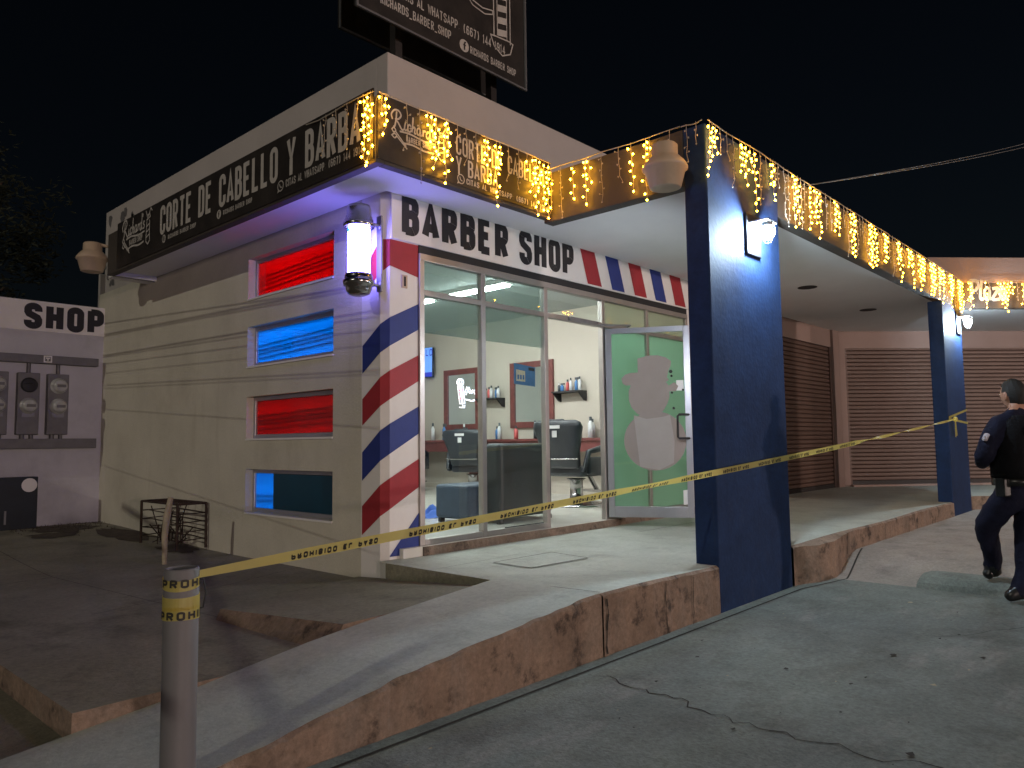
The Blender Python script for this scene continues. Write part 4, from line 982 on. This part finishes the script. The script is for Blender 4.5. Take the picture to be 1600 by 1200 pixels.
def tape_text(st, s0, ln, h=.026):
    x = 0; w_ = .030; gp = .012; adv = {' ': .022, 'I': .010}
    tot = sum(adv.get(c, w_) + gp for c in st); sc = ln / tot
    for c in st:
        a = adv.get(c, w_)
        for q in glyph_quads(c, h, max(a, .010), .0088):
            P = []
            for pt in q:
                t = (s0 + (x + pt.x) * sc) / TL; p, wv, nv, hw = tframe(min(1, t)); k = min(1, hw / .0225)
                P.append(p - wv * ((pt.y - h / 2) * k + .004) + nv * .0016)       # the tape hangs upside-down: its text is mirrored top to bottom
            g.face(P)
        x += a + gp
s = .36
while s < 7.2:
    tape_text('PROHIBIDO EL PASO', s, .42); s += .585
def wrap_text(st, z, a0, w_=.028, h=.030):
    a = math.radians(a0)
    for c in st:
        for q in glyph_quads(c, h, w_ if c != 'I' else .010, .008):
            P = []
            for pt in q:
                t = a + pt.x / .0635; P.append(C0 + V((.0635 * math.cos(t), .0635 * math.sin(t), z + pt.y - h / 2)))
            g.face(P)
        a += ((w_ if c != 'I' else .012) + .010) / .0635
wrap_text('PROHIBIDO', .322, 165); wrap_text('PROHIBIDO', .432, 175)
g.build('lettering', 'tapetxt', o)

# ================================================================== INTERIOR
FZ = .077
def tubelight(x, y, label):
    o = thing('tube_light', label, 'ceiling light', (x, y, 3.04), 'ceiling tube lights in the shop')
    g = MB(); g.box(-.09, .09, -.62, .62, -.05, -.001); g.build('fixture', 'white', o)
    g = MB()
    for dx in (-.045, .045): g.tube([(dx, -.6, -.068), (dx, .6, -.068)], .017, 8)
    g.build('tube', 'tube', o)
for x, y, lb in ((3.45, .95, 'ceiling tube light nearest the shop door'), (3.45, 2.45, 'ceiling tube light second from the shop door, same row'), (3.45, 3.95, 'ceiling tube light deepest in the row above the chairs'),
                 (.95, 1.45, 'ceiling tube light near the left windows'), (1.2, 3.6, 'ceiling tube light at the back left of the shop')): tubelight(x, y, lb)
# counter
o = thing('counter', 'dark red wood barber counter along the right wall of the shop', 'counter', (5.55, 3.9, FZ)); B0 = V((5.55, 3.9, FZ))
g = LMB(B0); g.box(5.33, 5.795, 1.7, 6.45, .92, .965); g.build('top', 'wood', o, bevel=.006)
g = LMB(B0); g.box(5.37, 5.40, 1.75, 6.4, .76, .919); g.build('drawer_front', 'wood', o)
for y in (1.75, 3.2, 4.6, 6.3):
    g = LMB(B0); g.box(5.45, 5.78, y, y + .05, FZ, .919); g.build('leg', 'wood', o)
def mirror(y0, y1, z0, z1, label):
    b = V((5.79, (y0 + y1) / 2, z0)); o = thing('wall_mirror', label, 'mirror', tuple(b)); t = .10
    g = LMB(b); x0, x1 = 5.755, 5.798
    g.box(x0, x1, y0, y0 + t, z0, z1); g.box(x0, x1, y1 - t, y1, z0, z1); g.box(x0, x1, y0 + t, y1 - t, z0, z0 + t); g.box(x0, x1, y0 + t, y1 - t, z1 - t, z1); g.build('frame', 'wood', o)
    g = LMB(b); g.box(5.775, 5.79, y0 + t, y1 - t, z0 + t, z1 - t); g.build('mirror_glass', 'mirror', o)
mirror(3.0, 3.95, 1.15, 2.26, 'red framed wall mirror behind the hanging blue notice')
mirror(4.70, 5.63, 1.15, 2.26, 'red framed wall mirror with a painted glowing reflection in front of it')
g = MB(); yn = 5.05
P = [[(5.75, 5.20 + .06 * math.cos(t), 2.02 + .06 * math.sin(t)) for t in lin(0, 6.283, 12)], [(5.75, 5.24, 1.95), (5.75, 5.19, 1.62), (5.75, 5.11, 1.62), (5.75, 5.15, 1.95)], [(5.75, 5.20, 1.56), (5.75, 5.12, 1.55), (5.75, 5.11, 1.60)],
     [(5.75, 5.08, 1.78), (5.75, 5.0, 1.92), (5.75, 4.93, 1.80), (5.75, 4.85, 1.86), (5.75, 4.8, 1.78)], [(5.75, 5.06, 1.70), (5.75, 4.9, 1.66), (5.75, 4.80, 1.68)]]
for i, p in enumerate(P): g.tube(p, .009, 6, 0)
for z in (1.70, 1.78, 1.86): g.tube([(5.748, 5.20, z), (5.748, 5.14, z + .04)], .008, 6, 1)
tag(g.build('painted_reflection', ['mirrorglow', 'mirrorglowred']), 'glowing pink and white lines drawn as a reflection in the left mirror', 'reflection')  # glowing lines stand in for the lit pole's reflection in the mirror
# shelves and bottles
def bottle(p, h, r, m, label, kind='bottle', spray=False):
    o = thing(kind, label, 'bottle', p, 'bottles and products in the shop')
    g = MB(); g.lathe((0, 0, 0), [(0, 0), (r, 0), (r, h * .66), (r * .5, h * .78), (r * .4, h * .82)], 10); g.build('body', m, o)
    g = MB()
    if spray: g.box(-.012, .012, -.05, .02, h * .82, h); g.lathe((0, 0, 0), [(.012, h * .75), (.012, h * .9)], 8)
    else: g.lathe((0, 0, 0), [(r * .5, h * .81), (r * .5, h), (0, h)], 10)
    g.build('cap', 'bottledark' if m != 'bottledark' else 'bottlewhite', o)
MSN = {'bottleblue': 'blue', 'bottlewhite': 'white', 'bottledark': 'dark', 'bottlered': 'red'}
for yc, z, lb, y0, y1 in ((4.35, 1.68, 'black corner shelf between the two red mirrors', 4.10, 4.62), (2.61, 1.71, 'black wall shelf above the right barber chair', 2.34, 2.88)):
    b = V((5.7, yc, z)); o = thing('wall_shelf', lb, 'shelf', tuple(b))
    g = LMB(b); g.box(5.57, 5.798, y0, y1, z - .025, z); g.build('board', 'gasket', o)
    for y in (y0, y1 - .03):
        g = LMB(b); g.prism([(5.60, y, z - .026), (5.795, y, z - .026), (5.795, y, z - .16), (5.74, y, z - .15)], (0, .03, 0)); g.build('bracket', 'gasket', o)
    k = 0
    for j, m in enumerate(('bottlewhite', 'bottleblue', 'bottlewhite', 'bottlered', 'bottleblue', 'bottledark')):
        y = y0 + .05 + j * (y1 - y0 - .1) / 5
        bottle((5.68 + .03 * (j % 2), y, z), random.uniform(.13, .24), random.uniform(.022, .032), m, '%s bottle, number %s from the right on the %s' % (MSN[m], ('one', 'two', 'three', 'four', 'five', 'six')[j], 'shelf between mirrors' if yc > 3 else 'shelf above the right barber chair'), 'bottle', j % 3 == 1)
cols = ['bottlewhite', 'bottledark', 'bottleblue', 'bottlewhite', 'bottlered', 'bottlewhite', 'bottleblue', 'bottledark']
spots = [(1.80, ''), (1.88, ''), (1.95, ''), (2.03, ''), (2.12, ''), (2.19, ''), (2.27, ''), (2.34, ''), (3.02, ''), (3.12, ''), (3.22, ''), (3.36, ''), (3.55, ''), (4.05, ''), (4.22, ''), (4.4, ''), (4.85, ''), (5.05, ''), (5.3, ''), (5.75, ''), (5.9, ''), (6.1, ''), (6.25, '')]
for j, (y, _) in enumerate(spots):
    m = cols[j % 8]; zone = 'beside the door frame' if y < 2.5 else 'below the right mirror' if y < 3.8 else 'between the mirrors' if y < 4.7 else 'below the left mirror' if y < 5.6 else 'at the far end'
    place = sum(1 for q, _ in spots[:j] if ((q < 2.5) == (y < 2.5) and (q < 3.8) == (y < 3.8) and (q < 4.7) == (y < 4.7) and (q < 5.6) == (y < 5.6)))
    bottle((5.46 + .13 * ((j * 7) % 3), y, .965), random.uniform(.18, .33), random.uniform(.028, .045), m, '%s product bottle on the counter %s, %s from the right' % (MSN[m], zone, ('first', 'second', 'third', 'fourth', 'fifth', 'sixth', 'seventh', 'eighth')[place]), 'bottle', j % 4 == 2)
# television
b = V((5.62, 6.1, 2.15)); o = thing('television', 'wall television with a bright blue screen at the left end of the shop', 'television', tuple(b))
q = [V((5.73, 6.48, 2.17)), V((5.68, 5.86, 2.15)), V((5.70, 5.87, 2.72)), V((5.75, 6.49, 2.76))]
tn = (q[1] - q[0]).cross(q[3] - q[0]).normalized()
if tn.x > 0: tn = -tn
g = LMB(b); g.prism([p - tn * .001 for p in q], -tn * .04); g.build('case', 'gasket', o)
g = LMB(b); tu = (q[1] - q[0]).normalized(); tv = (q[3] - q[0]).normalized(); tl = (q[1] - q[0]).length; th_ = (q[3] - q[0]).length
g.face([q[0] + tu * a * tl + tv * c * th_ + tn * .002 for a, c in ((.02, .03), (.98, .03), (.98, .97), (.02, .97))], 0)
g.face([q[0] + tu * a * tl + tv * c * th_ + tn * .004 for a, c in ((.02, .03), (.98, .03), (.98, .17), (.02, .17))], 1)
text(g, 'LD', q[0] + tu * .66 * tl + tv * .70 * th_, tu, tv, .13, .09, .022, .03, 1, tn, .005)
g.build('screen', ['screen', 'screen2'], o)
g = LMB(b); g.tube([(5.74, 6.25, 2.42), (5.8, 6.25, 2.42)], .03); g.build('wall_arm', 'gasket', o)
# hanging notice inside the glass
b = V((1.755, .06, 1.56)); o = thing('hanging_notice', 'blue printed notice hanging inside the middle window', 'notice', tuple(b))
g = MB(); g.prism([(-.155, 0, -.09), (.15, 0, -.105), (.155, 0, .085), (-.155, 0, .11)], (0, .004, 0)); g.build('board', 'postblue', o)
g = MB(); g.face([(-.13, -.003, -.06), (.0, -.003, -.065), (.0, -.003, .04), (-.13, -.003, .05)], 0); g.face([(.05, -.003, .05), (.14, -.003, .045), (.14, -.003, .075), (.05, -.003, .08)], 1)
for k in range(3): g.face([(-.115 + k * .038, -.005, -.045), (-.09 + k * .038, -.005, -.045), (-.09 + k * .038, -.005, .0), (-.115 + k * .038, -.005, .0)], 2)
g.build('print', ['postbeige', 'gasket', 'postblue'], o)
# barber chairs
def barberchair(x, y, label, rot=0):
    o = thing('barber_chair', label, 'barber chair', (x, y, FZ), 'barber chairs at the counter'); o.rotation_euler = (0, 0, rot)
    g = MB(); g.lathe((0, 0, 0), [(.0, .035), (.33, .03), (.36, .012), (.36, 0)], 28); g.lathe((0, 0, 0), [(.33, .0301), (.20, .05), (.08, .075), (.075, .30), (.12, .33)], 20); g.build('base', 'chrome', o)
    g = MB(); g.fbox(V((-.24, -.27, .36)), V((.52, 0, 0)), V((0, .54, 0)), V((0, 0, .13))); g.build('seat', 'leather', o, bevel=.04, seg=3)
    g = MB(); secs = []
    for z, w_, d, xo in ((.46, .22, .055, -.245), (.50, .25, .065, -.25), (.68, .27, .07, -.29), (.86, .33, .07, -.325), (.96, .36, .065, -.345), (1.02, .34, .055, -.355), (1.045, .28, .035, -.36)):
        secs.append((V((xo, 0, z)), V((0, w_, 0)), V((d, 0, 0))))
    g.loft(secs, 24, 0, 3.2); g.build('backrest', 'leather', o)
    g = MB(); g.fbox(V((-.40, -.12, .96)), V((.06, 0, 0)), V((0, .24, 0)), V((0, 0, .10))); g.build('headrest', 'leather', o, bevel=.02)
    g = MB(); g.fbox(V((-.418, -.09, .945)), V((.004, 0, 0)), V((0, .17, 0)), V((0, 0, .04))); g.fbox(V((-.410, -.04, .84)), V((.004, 0, 0)), V((0, .07, 0)), V((0, 0, .08))); g.build('label', 'card', o)
    g = MB(); g.tube([(-.345, -.29, .58), (-.36, 0, .575), (-.345, .29, .58)], .012, 6); g.build('back_rail', 'chrome', o)
    for sgn in (-1, 1):
        g = MB(); g.tube([(-.26, sgn * .31, .42), (-.20, sgn * .34, .66), (.05, sgn * .34, .70), (.22, sgn * .33, .66), (.25, sgn * .31, .42)], [.03, .035, .04, .035, .03], 8); a = g.build('armrest', 'leather', o)
        g = MB(); g.fbox(V((-.22, sgn * .34 - .03, .38)), V((.46, 0, 0)), V((0, .06, 0)), V((0, 0, .22))); g.build('side_panel', 'leather', a, bevel=.025)
    g = MB(); g.fbox(V((.36, -.18, .14)), V((.16, 0, 0)), V((0, .36, 0)), V((0, 0, .03))); g.tube([(.25, 0, .36), (.42, 0, .16)], .03); g.build('footrest', 'chrome', o)
    return o
bc = barberchair(4.22, 1.36, 'grey-black barber chair seen from behind through the open doorway')
bc.scale = (1.1, 1.1, 1.06)
barberchair(4.95, 4.05, 'black barber chair left of the window mullion, between sofa and counter', .25)
barberchair(4.75, 5.55, 'barber chair farthest left, half hidden by the striped corner', .4)
# sofa
b = V((2.2, 1.0, FZ)); o = thing('sofa', 'dark box-shaped waiting sofa with its tall back against the window', 'sofa', tuple(b))
g = LMB(b); g.box(1.90, 2.75, .55, .80, .13, .90); g.build('backrest', 'sofa', o, bevel=.05, seg=3)
g = LMB(b); g.box(1.70, 2.78, .81, 1.32, .12, .475); g.build('seat', 'bluesofa', o, bevel=.035, seg=3)
for x, y in ((1.93, .58), (2.70, .58), (1.75, 1.27), (2.72, 1.27)):
    g = LMB(b); g.box(x - .025, x + .025, y - .025, y + .025, FZ, .125); g.build('leg', 'gasket', o)
# crumpled cloth on the floor
g = MB()
def cz(x, y): return FZ + .004 + max(0, .10 * (math.sin(x * 17 + y * 5) * math.sin(y * 19 - x * 4) + .35)) * max(0, 1 - ((x - 2.05) / .42) ** 2 - ((y - 1.85) / .30) ** 2)
grid(g, lin(1.62, 2.48, 30), lin(1.55, 2.15, 24), cz)
keep = [i for i, f in enumerate(g.f) if ((sum(g.v[k][0] for k in f) / 4 - 2.05) / .40) ** 2 + ((sum(g.v[k][1] for k in f) / 4 - 1.85) / .28) ** 2 < 1]
g.f = [g.f[i] for i in keep]; g.m = [0] * len(keep); g.sm = [True] * len(keep)
tag(g.build('cloth', 'cloth'), 'crumpled blue cloth lying on the shop floor', 'cloth')

# ================================================================== CABLES, TREE
pl_ = thing('power_line', 'bundle of dark overhead street cables strung past the left wall', 'cable', (-4, 2, 4))
B0 = V((-4, 2, 4))
wl = [((5.972, 2.572), (2.099, 2.33)), ((5.961, 2.423), (2.098, 2.291)), ((5.97, 2.40), (2.1, 2.262)), ((5.939, 2.137), (2.154, 2.041)), ((5.94, 2.115), (2.154, 2.0)), ((5.92, 1.895), (2.21, 1.777)), ((5.907, 1.732), (2.205, 1.585)), ((5.9, 1.69), (2.205, 1.55)), ((5.882, 1.408), (2.192, 1.171)), ((5.823, .652), (2.165, .264)), ((5.9, 2.02), (2.2, 1.90))]
for k, ((ya, za), (yb, zb)) in enumerate(wl):
    g = LMB(B0); r = (.016, .020, .014, .020, .014, .009, .012, .009, .009, .008, .012)[k]
    a, c = V((0, ya, za)), V((0, yb, zb)); d = (c - a) / (ya - yb)
    D_ = SUN * 3.3
    e = a + d * (ya - .25) + D_; g.tube([a - d * 2 + D_ * 3.2, a - d * .4 + D_, e, e + d * .6 + SUN * 9], r * .48, 6); g.build('cable', 'cable', pl_)
g = LMB(B0); a, c = V((-1.95, -2.05, -.25)), V((-.2, 2.9, -.17)); d = c - a
g.tube([a + SUN * 14 - d * .3, a + SUN * 7, c + SUN * 7.5, c + SUN * 15 + d * .5], .034, 6); g.build('cable', 'cable', pl_)
for k, (z, dy) in enumerate(((5.02, -.03), (5.075, .03))):
    g = MB(); P = [V((3.45, -2.10, 3.345)).lerp(V((15.1, -4.15, 7.2 + .1 * k)), t) + V((0, dy * t * 2, -.15 * math.sin(math.pi * t))) for t in lin(0, 1, 20)]
    g.tube(P, .0045, 5)
    tag(g.build('overhead_cable', 'greycable'), ('thin grey cable rising from the lit front beam into the night sky, lower of two', 'thin grey cable rising from the lit front beam into the night sky, upper of two')[k], 'cable', 'thin cables over the front beam')
t = thing('tree', 'large dark leafy tree looming behind the left wing at night', 'tree', (-1.2, 11.5, -.3)); B0 = V((-1.2, 11.5, -.3))
g = LMB(B0); g.tube([(-1.2, 11.5, -.4), (-1.15, 11.5, 1.5), (-1.1, 11.55, 3.0), (-.9, 11.6, 4.4)], [.25, .2, .16, .1], 10)
for k in range(9):
    a = k * .7; g.tube([(-1.12, 11.5, 2.0 + .2 * k), (-1.1 + .7 * math.cos(a), 11.5 + .7 * math.sin(a), 3.3 + .2 * k), (-1.1 + 1.2 * math.cos(a), 11.5 + 1.2 * math.sin(a), 3.9 + .22 * k)], [.08, .05, .02], 6)
g.build('trunk', 'bark', t)
g = LMB(B0); random.seed(3); clumps = []
for k in range(120):
    a, b_ = random.uniform(0, 6.283), random.uniform(-1, 1); r = random.uniform(.4, 1) ** .5
    clumps.append((V((-1.1 + 2.0 * r * math.cos(a) * math.sqrt(1 - b_ * b_), 11.5 + 1.9 * r * math.sin(a) * math.sqrt(1 - b_ * b_), 4.6 + 2.3 * r * b_)), random.uniform(.25, .55)))
for c, r in clumps:
    for k in range(70):
        d = V((random.gauss(0, 1), random.gauss(0, 1), random.gauss(0, .8))).normalized() * (r * random.uniform(.3, 1.1)); p = c + d
        u = V((random.gauss(0, 1), random.gauss(0, 1), random.gauss(0, .5))).normalized() * random.uniform(.05, .10); v_ = u.orthogonal().normalized() * random.uniform(.02, .035)
        g.face([p - u, p + v_, p + u, p - v_])
g.build('crown', 'leaf', t)

# ================================================================== STREET LAMPS (behind the camera)
for lx, ly, en, lb in ((-10, -32, 7600, 'street lamp across the road on the left, out of view'), (13, -30, 7600, 'street lamp across the road on the right, out of view')):
    o = thing('street_lamp', lb, 'street lamp', (lx, ly, -.42))
    g = MB(); g.tube([(0, 0, 0), (0, 0, 2.9), (0, .4, 3.2), (0, 1.1, 3.25)], [.09, .06, .05, .04], 10); g.build('post', 'steel', o)
    g = MB(); g.box(-.14, .14, .9, 1.55, 3.2, 3.32); g.build('lamp_head', 'steel', o, bevel=.03)
    li = bpy.data.lights.new('street_lamp_light', 'POINT'); li.energy = en; li.color = (1, .78, .70); li.shadow_soft_size = .5
    lo = bpy.data.objects.new('street_lamp_light', li); COL.objects.link(lo); lo.location = (0, 1.25, 2.75); lo.parent = o

# ================================================================== OFFICER
pe = thing('person', 'person in dark navy uniform and black vest stepping over the wheel stop, seen from behind', 'person', (3.12, -3.7, -.335)); B0 = V((3.12, -3.7, -.335))
J = dict(pelvis=(3.119, -3.705, .471), waist=(3.093, -3.727, .651), chest=(3.056, -3.746, .86), upchest=(3.05, -3.754, .99), neck=(3.062, -3.742, 1.115), head1=(3.08, -3.728, 1.195),
 lsh=(2.905, -3.645, 1.0), lel=(2.835, -3.545, .752), lwr=(3.10, -3.49, .70), lha=(3.19, -3.50, .70), rsh=(3.245, -3.86, .998), rel=(3.385, -3.88, .742), rwr=(3.44, -3.68, .70), rha=(3.43, -3.60, .70),
 lhip=(3.06, -3.64, .43), lkn=(3.195, -3.465, .21), lan=(3.375, -3.49, -.14), lto=(3.285, -3.42, -.197), lhe=(3.41, -3.50, -.192), rhip=(3.20, -3.765, .43), rkn=(3.19, -3.735, .045), ran=(3.115, -3.73, -.245), rto=(2.99, -3.60, -.30), rhe=(3.135, -3.75, -.295))
J = {k: V(p) - B0 for k, p in J.items()}
R = dict(pelvis=.135, waist=.135, chest=.155, upchest=.14, neck=.055, head1=.06, lsh=.088, lel=.068, lwr=.045, lha=.034, rsh=.088, rel=.068, rwr=.045, rha=.034,
 lhip=.120, lkn=.092, lan=.066, lto=.040, lhe=.046, rhip=.120, rkn=.090, ran=.066, rto=.040, rhe=.046)
E_ = [('pelvis', 'waist'), ('waist', 'chest'), ('chest', 'upchest'), ('upchest', 'neck'), ('neck', 'head1'), ('upchest', 'lsh'), ('lsh', 'lel'), ('lel', 'lwr'), ('lwr', 'lha'), ('upchest', 'rsh'), ('rsh', 'rel'), ('rel', 'rwr'), ('rwr', 'rha'),
 ('pelvis', 'lhip'), ('lhip', 'lkn'), ('lkn', 'lan'), ('lan', 'lto'), ('lan', 'lhe'), ('pelvis', 'rhip'), ('rhip', 'rkn'), ('rkn', 'ran'), ('ran', 'rto'), ('ran', 'rhe')]
# fingers
fw = (V((-.40, .70, 0)) * 1).normalized()
for sd in ('l', 'r'):
    h = J[sd + 'ha']; d = (h - J[sd + 'wr']).normalized(); sdv = V((0, 0, 1)); 
    for k, (ox, ln) in enumerate(((.027, .062), (.010, .070), (-.008, .066), (-.025, .052))):
        a, b = f'{sd}f{k}a', f'{sd}f{k}b'; J[a] = h + d * .035 + sdv * ox; J[b] = J[a] + d * ln * .7 + V((0, 0, -.02)) - d.cross(sdv) * .012; R[a] = .0095; R[b] = .008; E_ += [(sd + 'ha', a), (a, b)]
    J[sd + 'ta'] = h + sdv * .040 + d * .01; J[sd + 'tb'] = J[sd + 'ta'] + d * .035 + sdv * .01; R[sd + 'ta'] = .011; R[sd + 'tb'] = .009; E_ += [(sd + 'ha', sd + 'ta'), (sd + 'ta', sd + 'tb')]
keys = list(J); me = bpy.data.meshes.new('person_body'); me.from_pydata([J[k] for k in keys], [(keys.index(a), keys.index(b)) for a, b in E_], [])
ob = bpy.data.objects.new('person_body_tmp', me); COL.objects.link(ob)
md = ob.modifiers.new('skin', 'SKIN'); md.use_smooth_shade = True; md.branch_smoothing = .4
for i, k in enumerate(keys):
    sv = me.skin_vertices[0].data[i]; sv.radius = (R[k], R[k]); sv.use_root = (k == 'pelvis')
ob.modifiers.new('sub', 'SUBSURF').render_levels = 2; ob.modifiers['sub'].levels = 2
dg = bpy.context.evaluated_depsgraph_get(); bm_ = bpy.data.meshes.new_from_object(ob.evaluated_get(dg)); bpy.data.objects.remove(ob)
# head (with nose, brow, chin and ears) joined into the same mesh
hc = V((3.083, -3.722, 1.225)) - B0; hf = V((.62, .78, 0)).normalized(); hs = V((hf.y, -hf.x, 0)); hu = V((0, 0, 1))
hb = bmesh.new(); hb.from_mesh(bm_)
mt = bmesh.ops.create_uvsphere(hb, u_segments=24, v_segments=18, radius=1)['verts']
hv = set(mt)
for v in mt:
    x, y, z = v.co
    front = max(0, y)
    wx = .074 * (1 - .22 * max(0, -z)); wy = .095; wz = .118
    yy = y * wy * (1 - .10 * max(0, -z)); 
    n_ = math.exp(-((x / .16) ** 2 + ((z + .12) / .2) ** 2)) * front * .022
    br = math.exp(-(((abs(x) - .3) / .2) ** 2 + ((z - .05) / .08) ** 2)) * front * -.006
    ch = math.exp(-((x / .4) ** 2 + ((z + .85) / .25) ** 2)) * front * .02
    v.co = hc + hs * (x * wx) + hf * (yy + n_ + br + ch) + hu * (z * wz)
for sgn in (-1, 1):
    ev = bmesh.ops.create_uvsphere(hb, u_segments=10, v_segments=8, radius=1)['verts']
    for v in ev:
        x, y, z = v.co; v.co = hc + hs * (sgn * .074 + x * .010) + hf * (-.005 + y * .020) + hu * (-.012 + z * .033)
        hv.add(v)
for f in hb.faces: f.smooth = True
hb.to_mesh(bm_); hb.free()
for m in ('uniform', 'skin', 'boot'): bm_.materials.append(X[m])
for p in bm_.polygons:
    c = p.center
    ishand = min((c - J['lha']).length, (c - J['rha']).length) < .10 and (c - J['lwr']).length > .03 and (c - J['rwr']).length > .03
    foot = min((c - J[k]).length for k in ('lto', 'lhe', 'rto', 'rhe')) < .11 or c.z < -.335 + .335 + .03
    foot = foot and (c.z < .22)
    p.material_index = 1 if (ishand or c.z > 1.115 + .335) else 2 if foot else 0
bm_.name = 'body'; bo = bpy.data.objects.new('body', bm_); COL.objects.link(bo); bo.parent = pe
tx = bpy.data.textures.new('folds', 'CLOUDS'); tx.noise_scale = .07
dm = bo.modifiers.new('folds', 'DISPLACE'); dm.texture = tx; dm.strength = .026; dm.mid_level = .5
vg = bo.vertex_groups.new(name='cloth'); vg.add([v.index for v in bm_.vertices if v.co.z < 1.10 + .335], 1, 'REPLACE'); dm.vertex_group = 'cloth'
# hair: a cap over the back and top of the skull
g = MB(); NU, NV = 36, 24
def hpt(i, j):
    th = math.pi * j / NV; ph = 2 * math.pi * i / NU; x, y, z = math.sin(th) * math.cos(ph), math.sin(th) * math.sin(ph), math.cos(th)
    k = 1.045 + .02 * math.sin(i * 5.1 + j * 3.3) * math.sin(j * 2.7 + i); wx = .074 * (1 - .22 * max(0, -z))
    return (x, y, z), hc + hs * (x * wx * k) + hf * (y * .095 * k * (1 - .10 * max(0, -z))) + hu * (z * .118 * k)
for i in range(NU):
    for j in range(NV):
        q = [hpt(i, j), hpt(i + 1, j), hpt(i + 1, j + 1), hpt(i, j + 1)]
        x, y, z = [sum(c[0][a] for c in q) / 4 for a in range(3)]
        if z > .78 or (z > .48 and y < .66) or (y < .36 and z > .12) or (y < .02 and z > -.12) or (y < -.28 and z > -.60): g.face([c[1] for c in q], 0, True)
g.build('hair', 'hairm', pe)
for sgn in (-1, 1):
    g = MB(); g.ellip(hc + hs * sgn * .028 + hf * .083 + hu * .006, hs * .012, hf * .008, hu * .008, 8, 6); g.build('eye', 'card', pe)
# vest
sx = (J['rsh'] - J['lsh']); sx.z = 0; sx.normalize(); sf_ = V((-sx.y, sx.x, 0))
g = MB(); sc = []
for z, w_, d, k in ((.60, .185, .150, .0), (.70, .190, .160, .2), (.82, .205, .170, .5), (.93, .205, .165, .8), (1.02, .175, .130, 1), (1.065, .12, .085, 1.1)):
    c = J['waist'].lerp(J['upchest'], min(1.1, (z - .651) / .34)); c.z = z + .335
    sc.append((c, sx * w_, sf_ * d))
g.loft(sc, 24, 0, 2.6); vo = g.build('vest', 'vestm', pe)
g = MB(); c = J['upchest'] - sf_ * .155; c.z = .95 + .335; g.fbox(c - sx * .12 - V((0, 0, .035)), sx * .24, -sf_ * .008, V((0, 0, .07))); g.build('back_panel', 'uniform', vo, bevel=.006)
# belt with pouches
g = MB(); c = J['pelvis'].lerp(J['waist'], .55); g.loft([(c + V((0, 0, z)), sx * .178, sf_ * .15) for z in (-.03, .03)], 24, 0, 2.4); be = g.build('belt', 'boot', pe)
for a, nm in ((-1.0, 'pouch'), (.95, 'holster')):
    g = MB(); p = c + sx * a * .178 - sf_ * .02; g.fbox(p - sx * .03 - sf_ * .05 - V((0, 0, .11)), sx * .06, sf_ * .09, V((0, 0, .14))); g.build(nm, 'boot', be, bevel=.012)
# arm patch and watch
ld = (J['lel'] - J['lsh']).normalized(); pc_ = J['lsh'].lerp(J['lel'], .38) - sx * .062 - sf_ * .012
g = MB(); pn = (-sx - sf_ * .3).normalized(); pu = pn.cross(ld).normalized()
g.loft([(pc_ + pn * .020, pu * .022, ld * .032), (pc_ + pn * .026, pu * .020, ld * .030)], 12, 0, 4); g.build('sleeve_patch', 'patch', pe)
g = MB(); wd = (J['lha'] - J['lwr']).normalized(); g.tube([J['lwr'] - wd * .012, J['lwr'] + wd * .012], .041, 12); g.build('watch', 'chrome', pe)
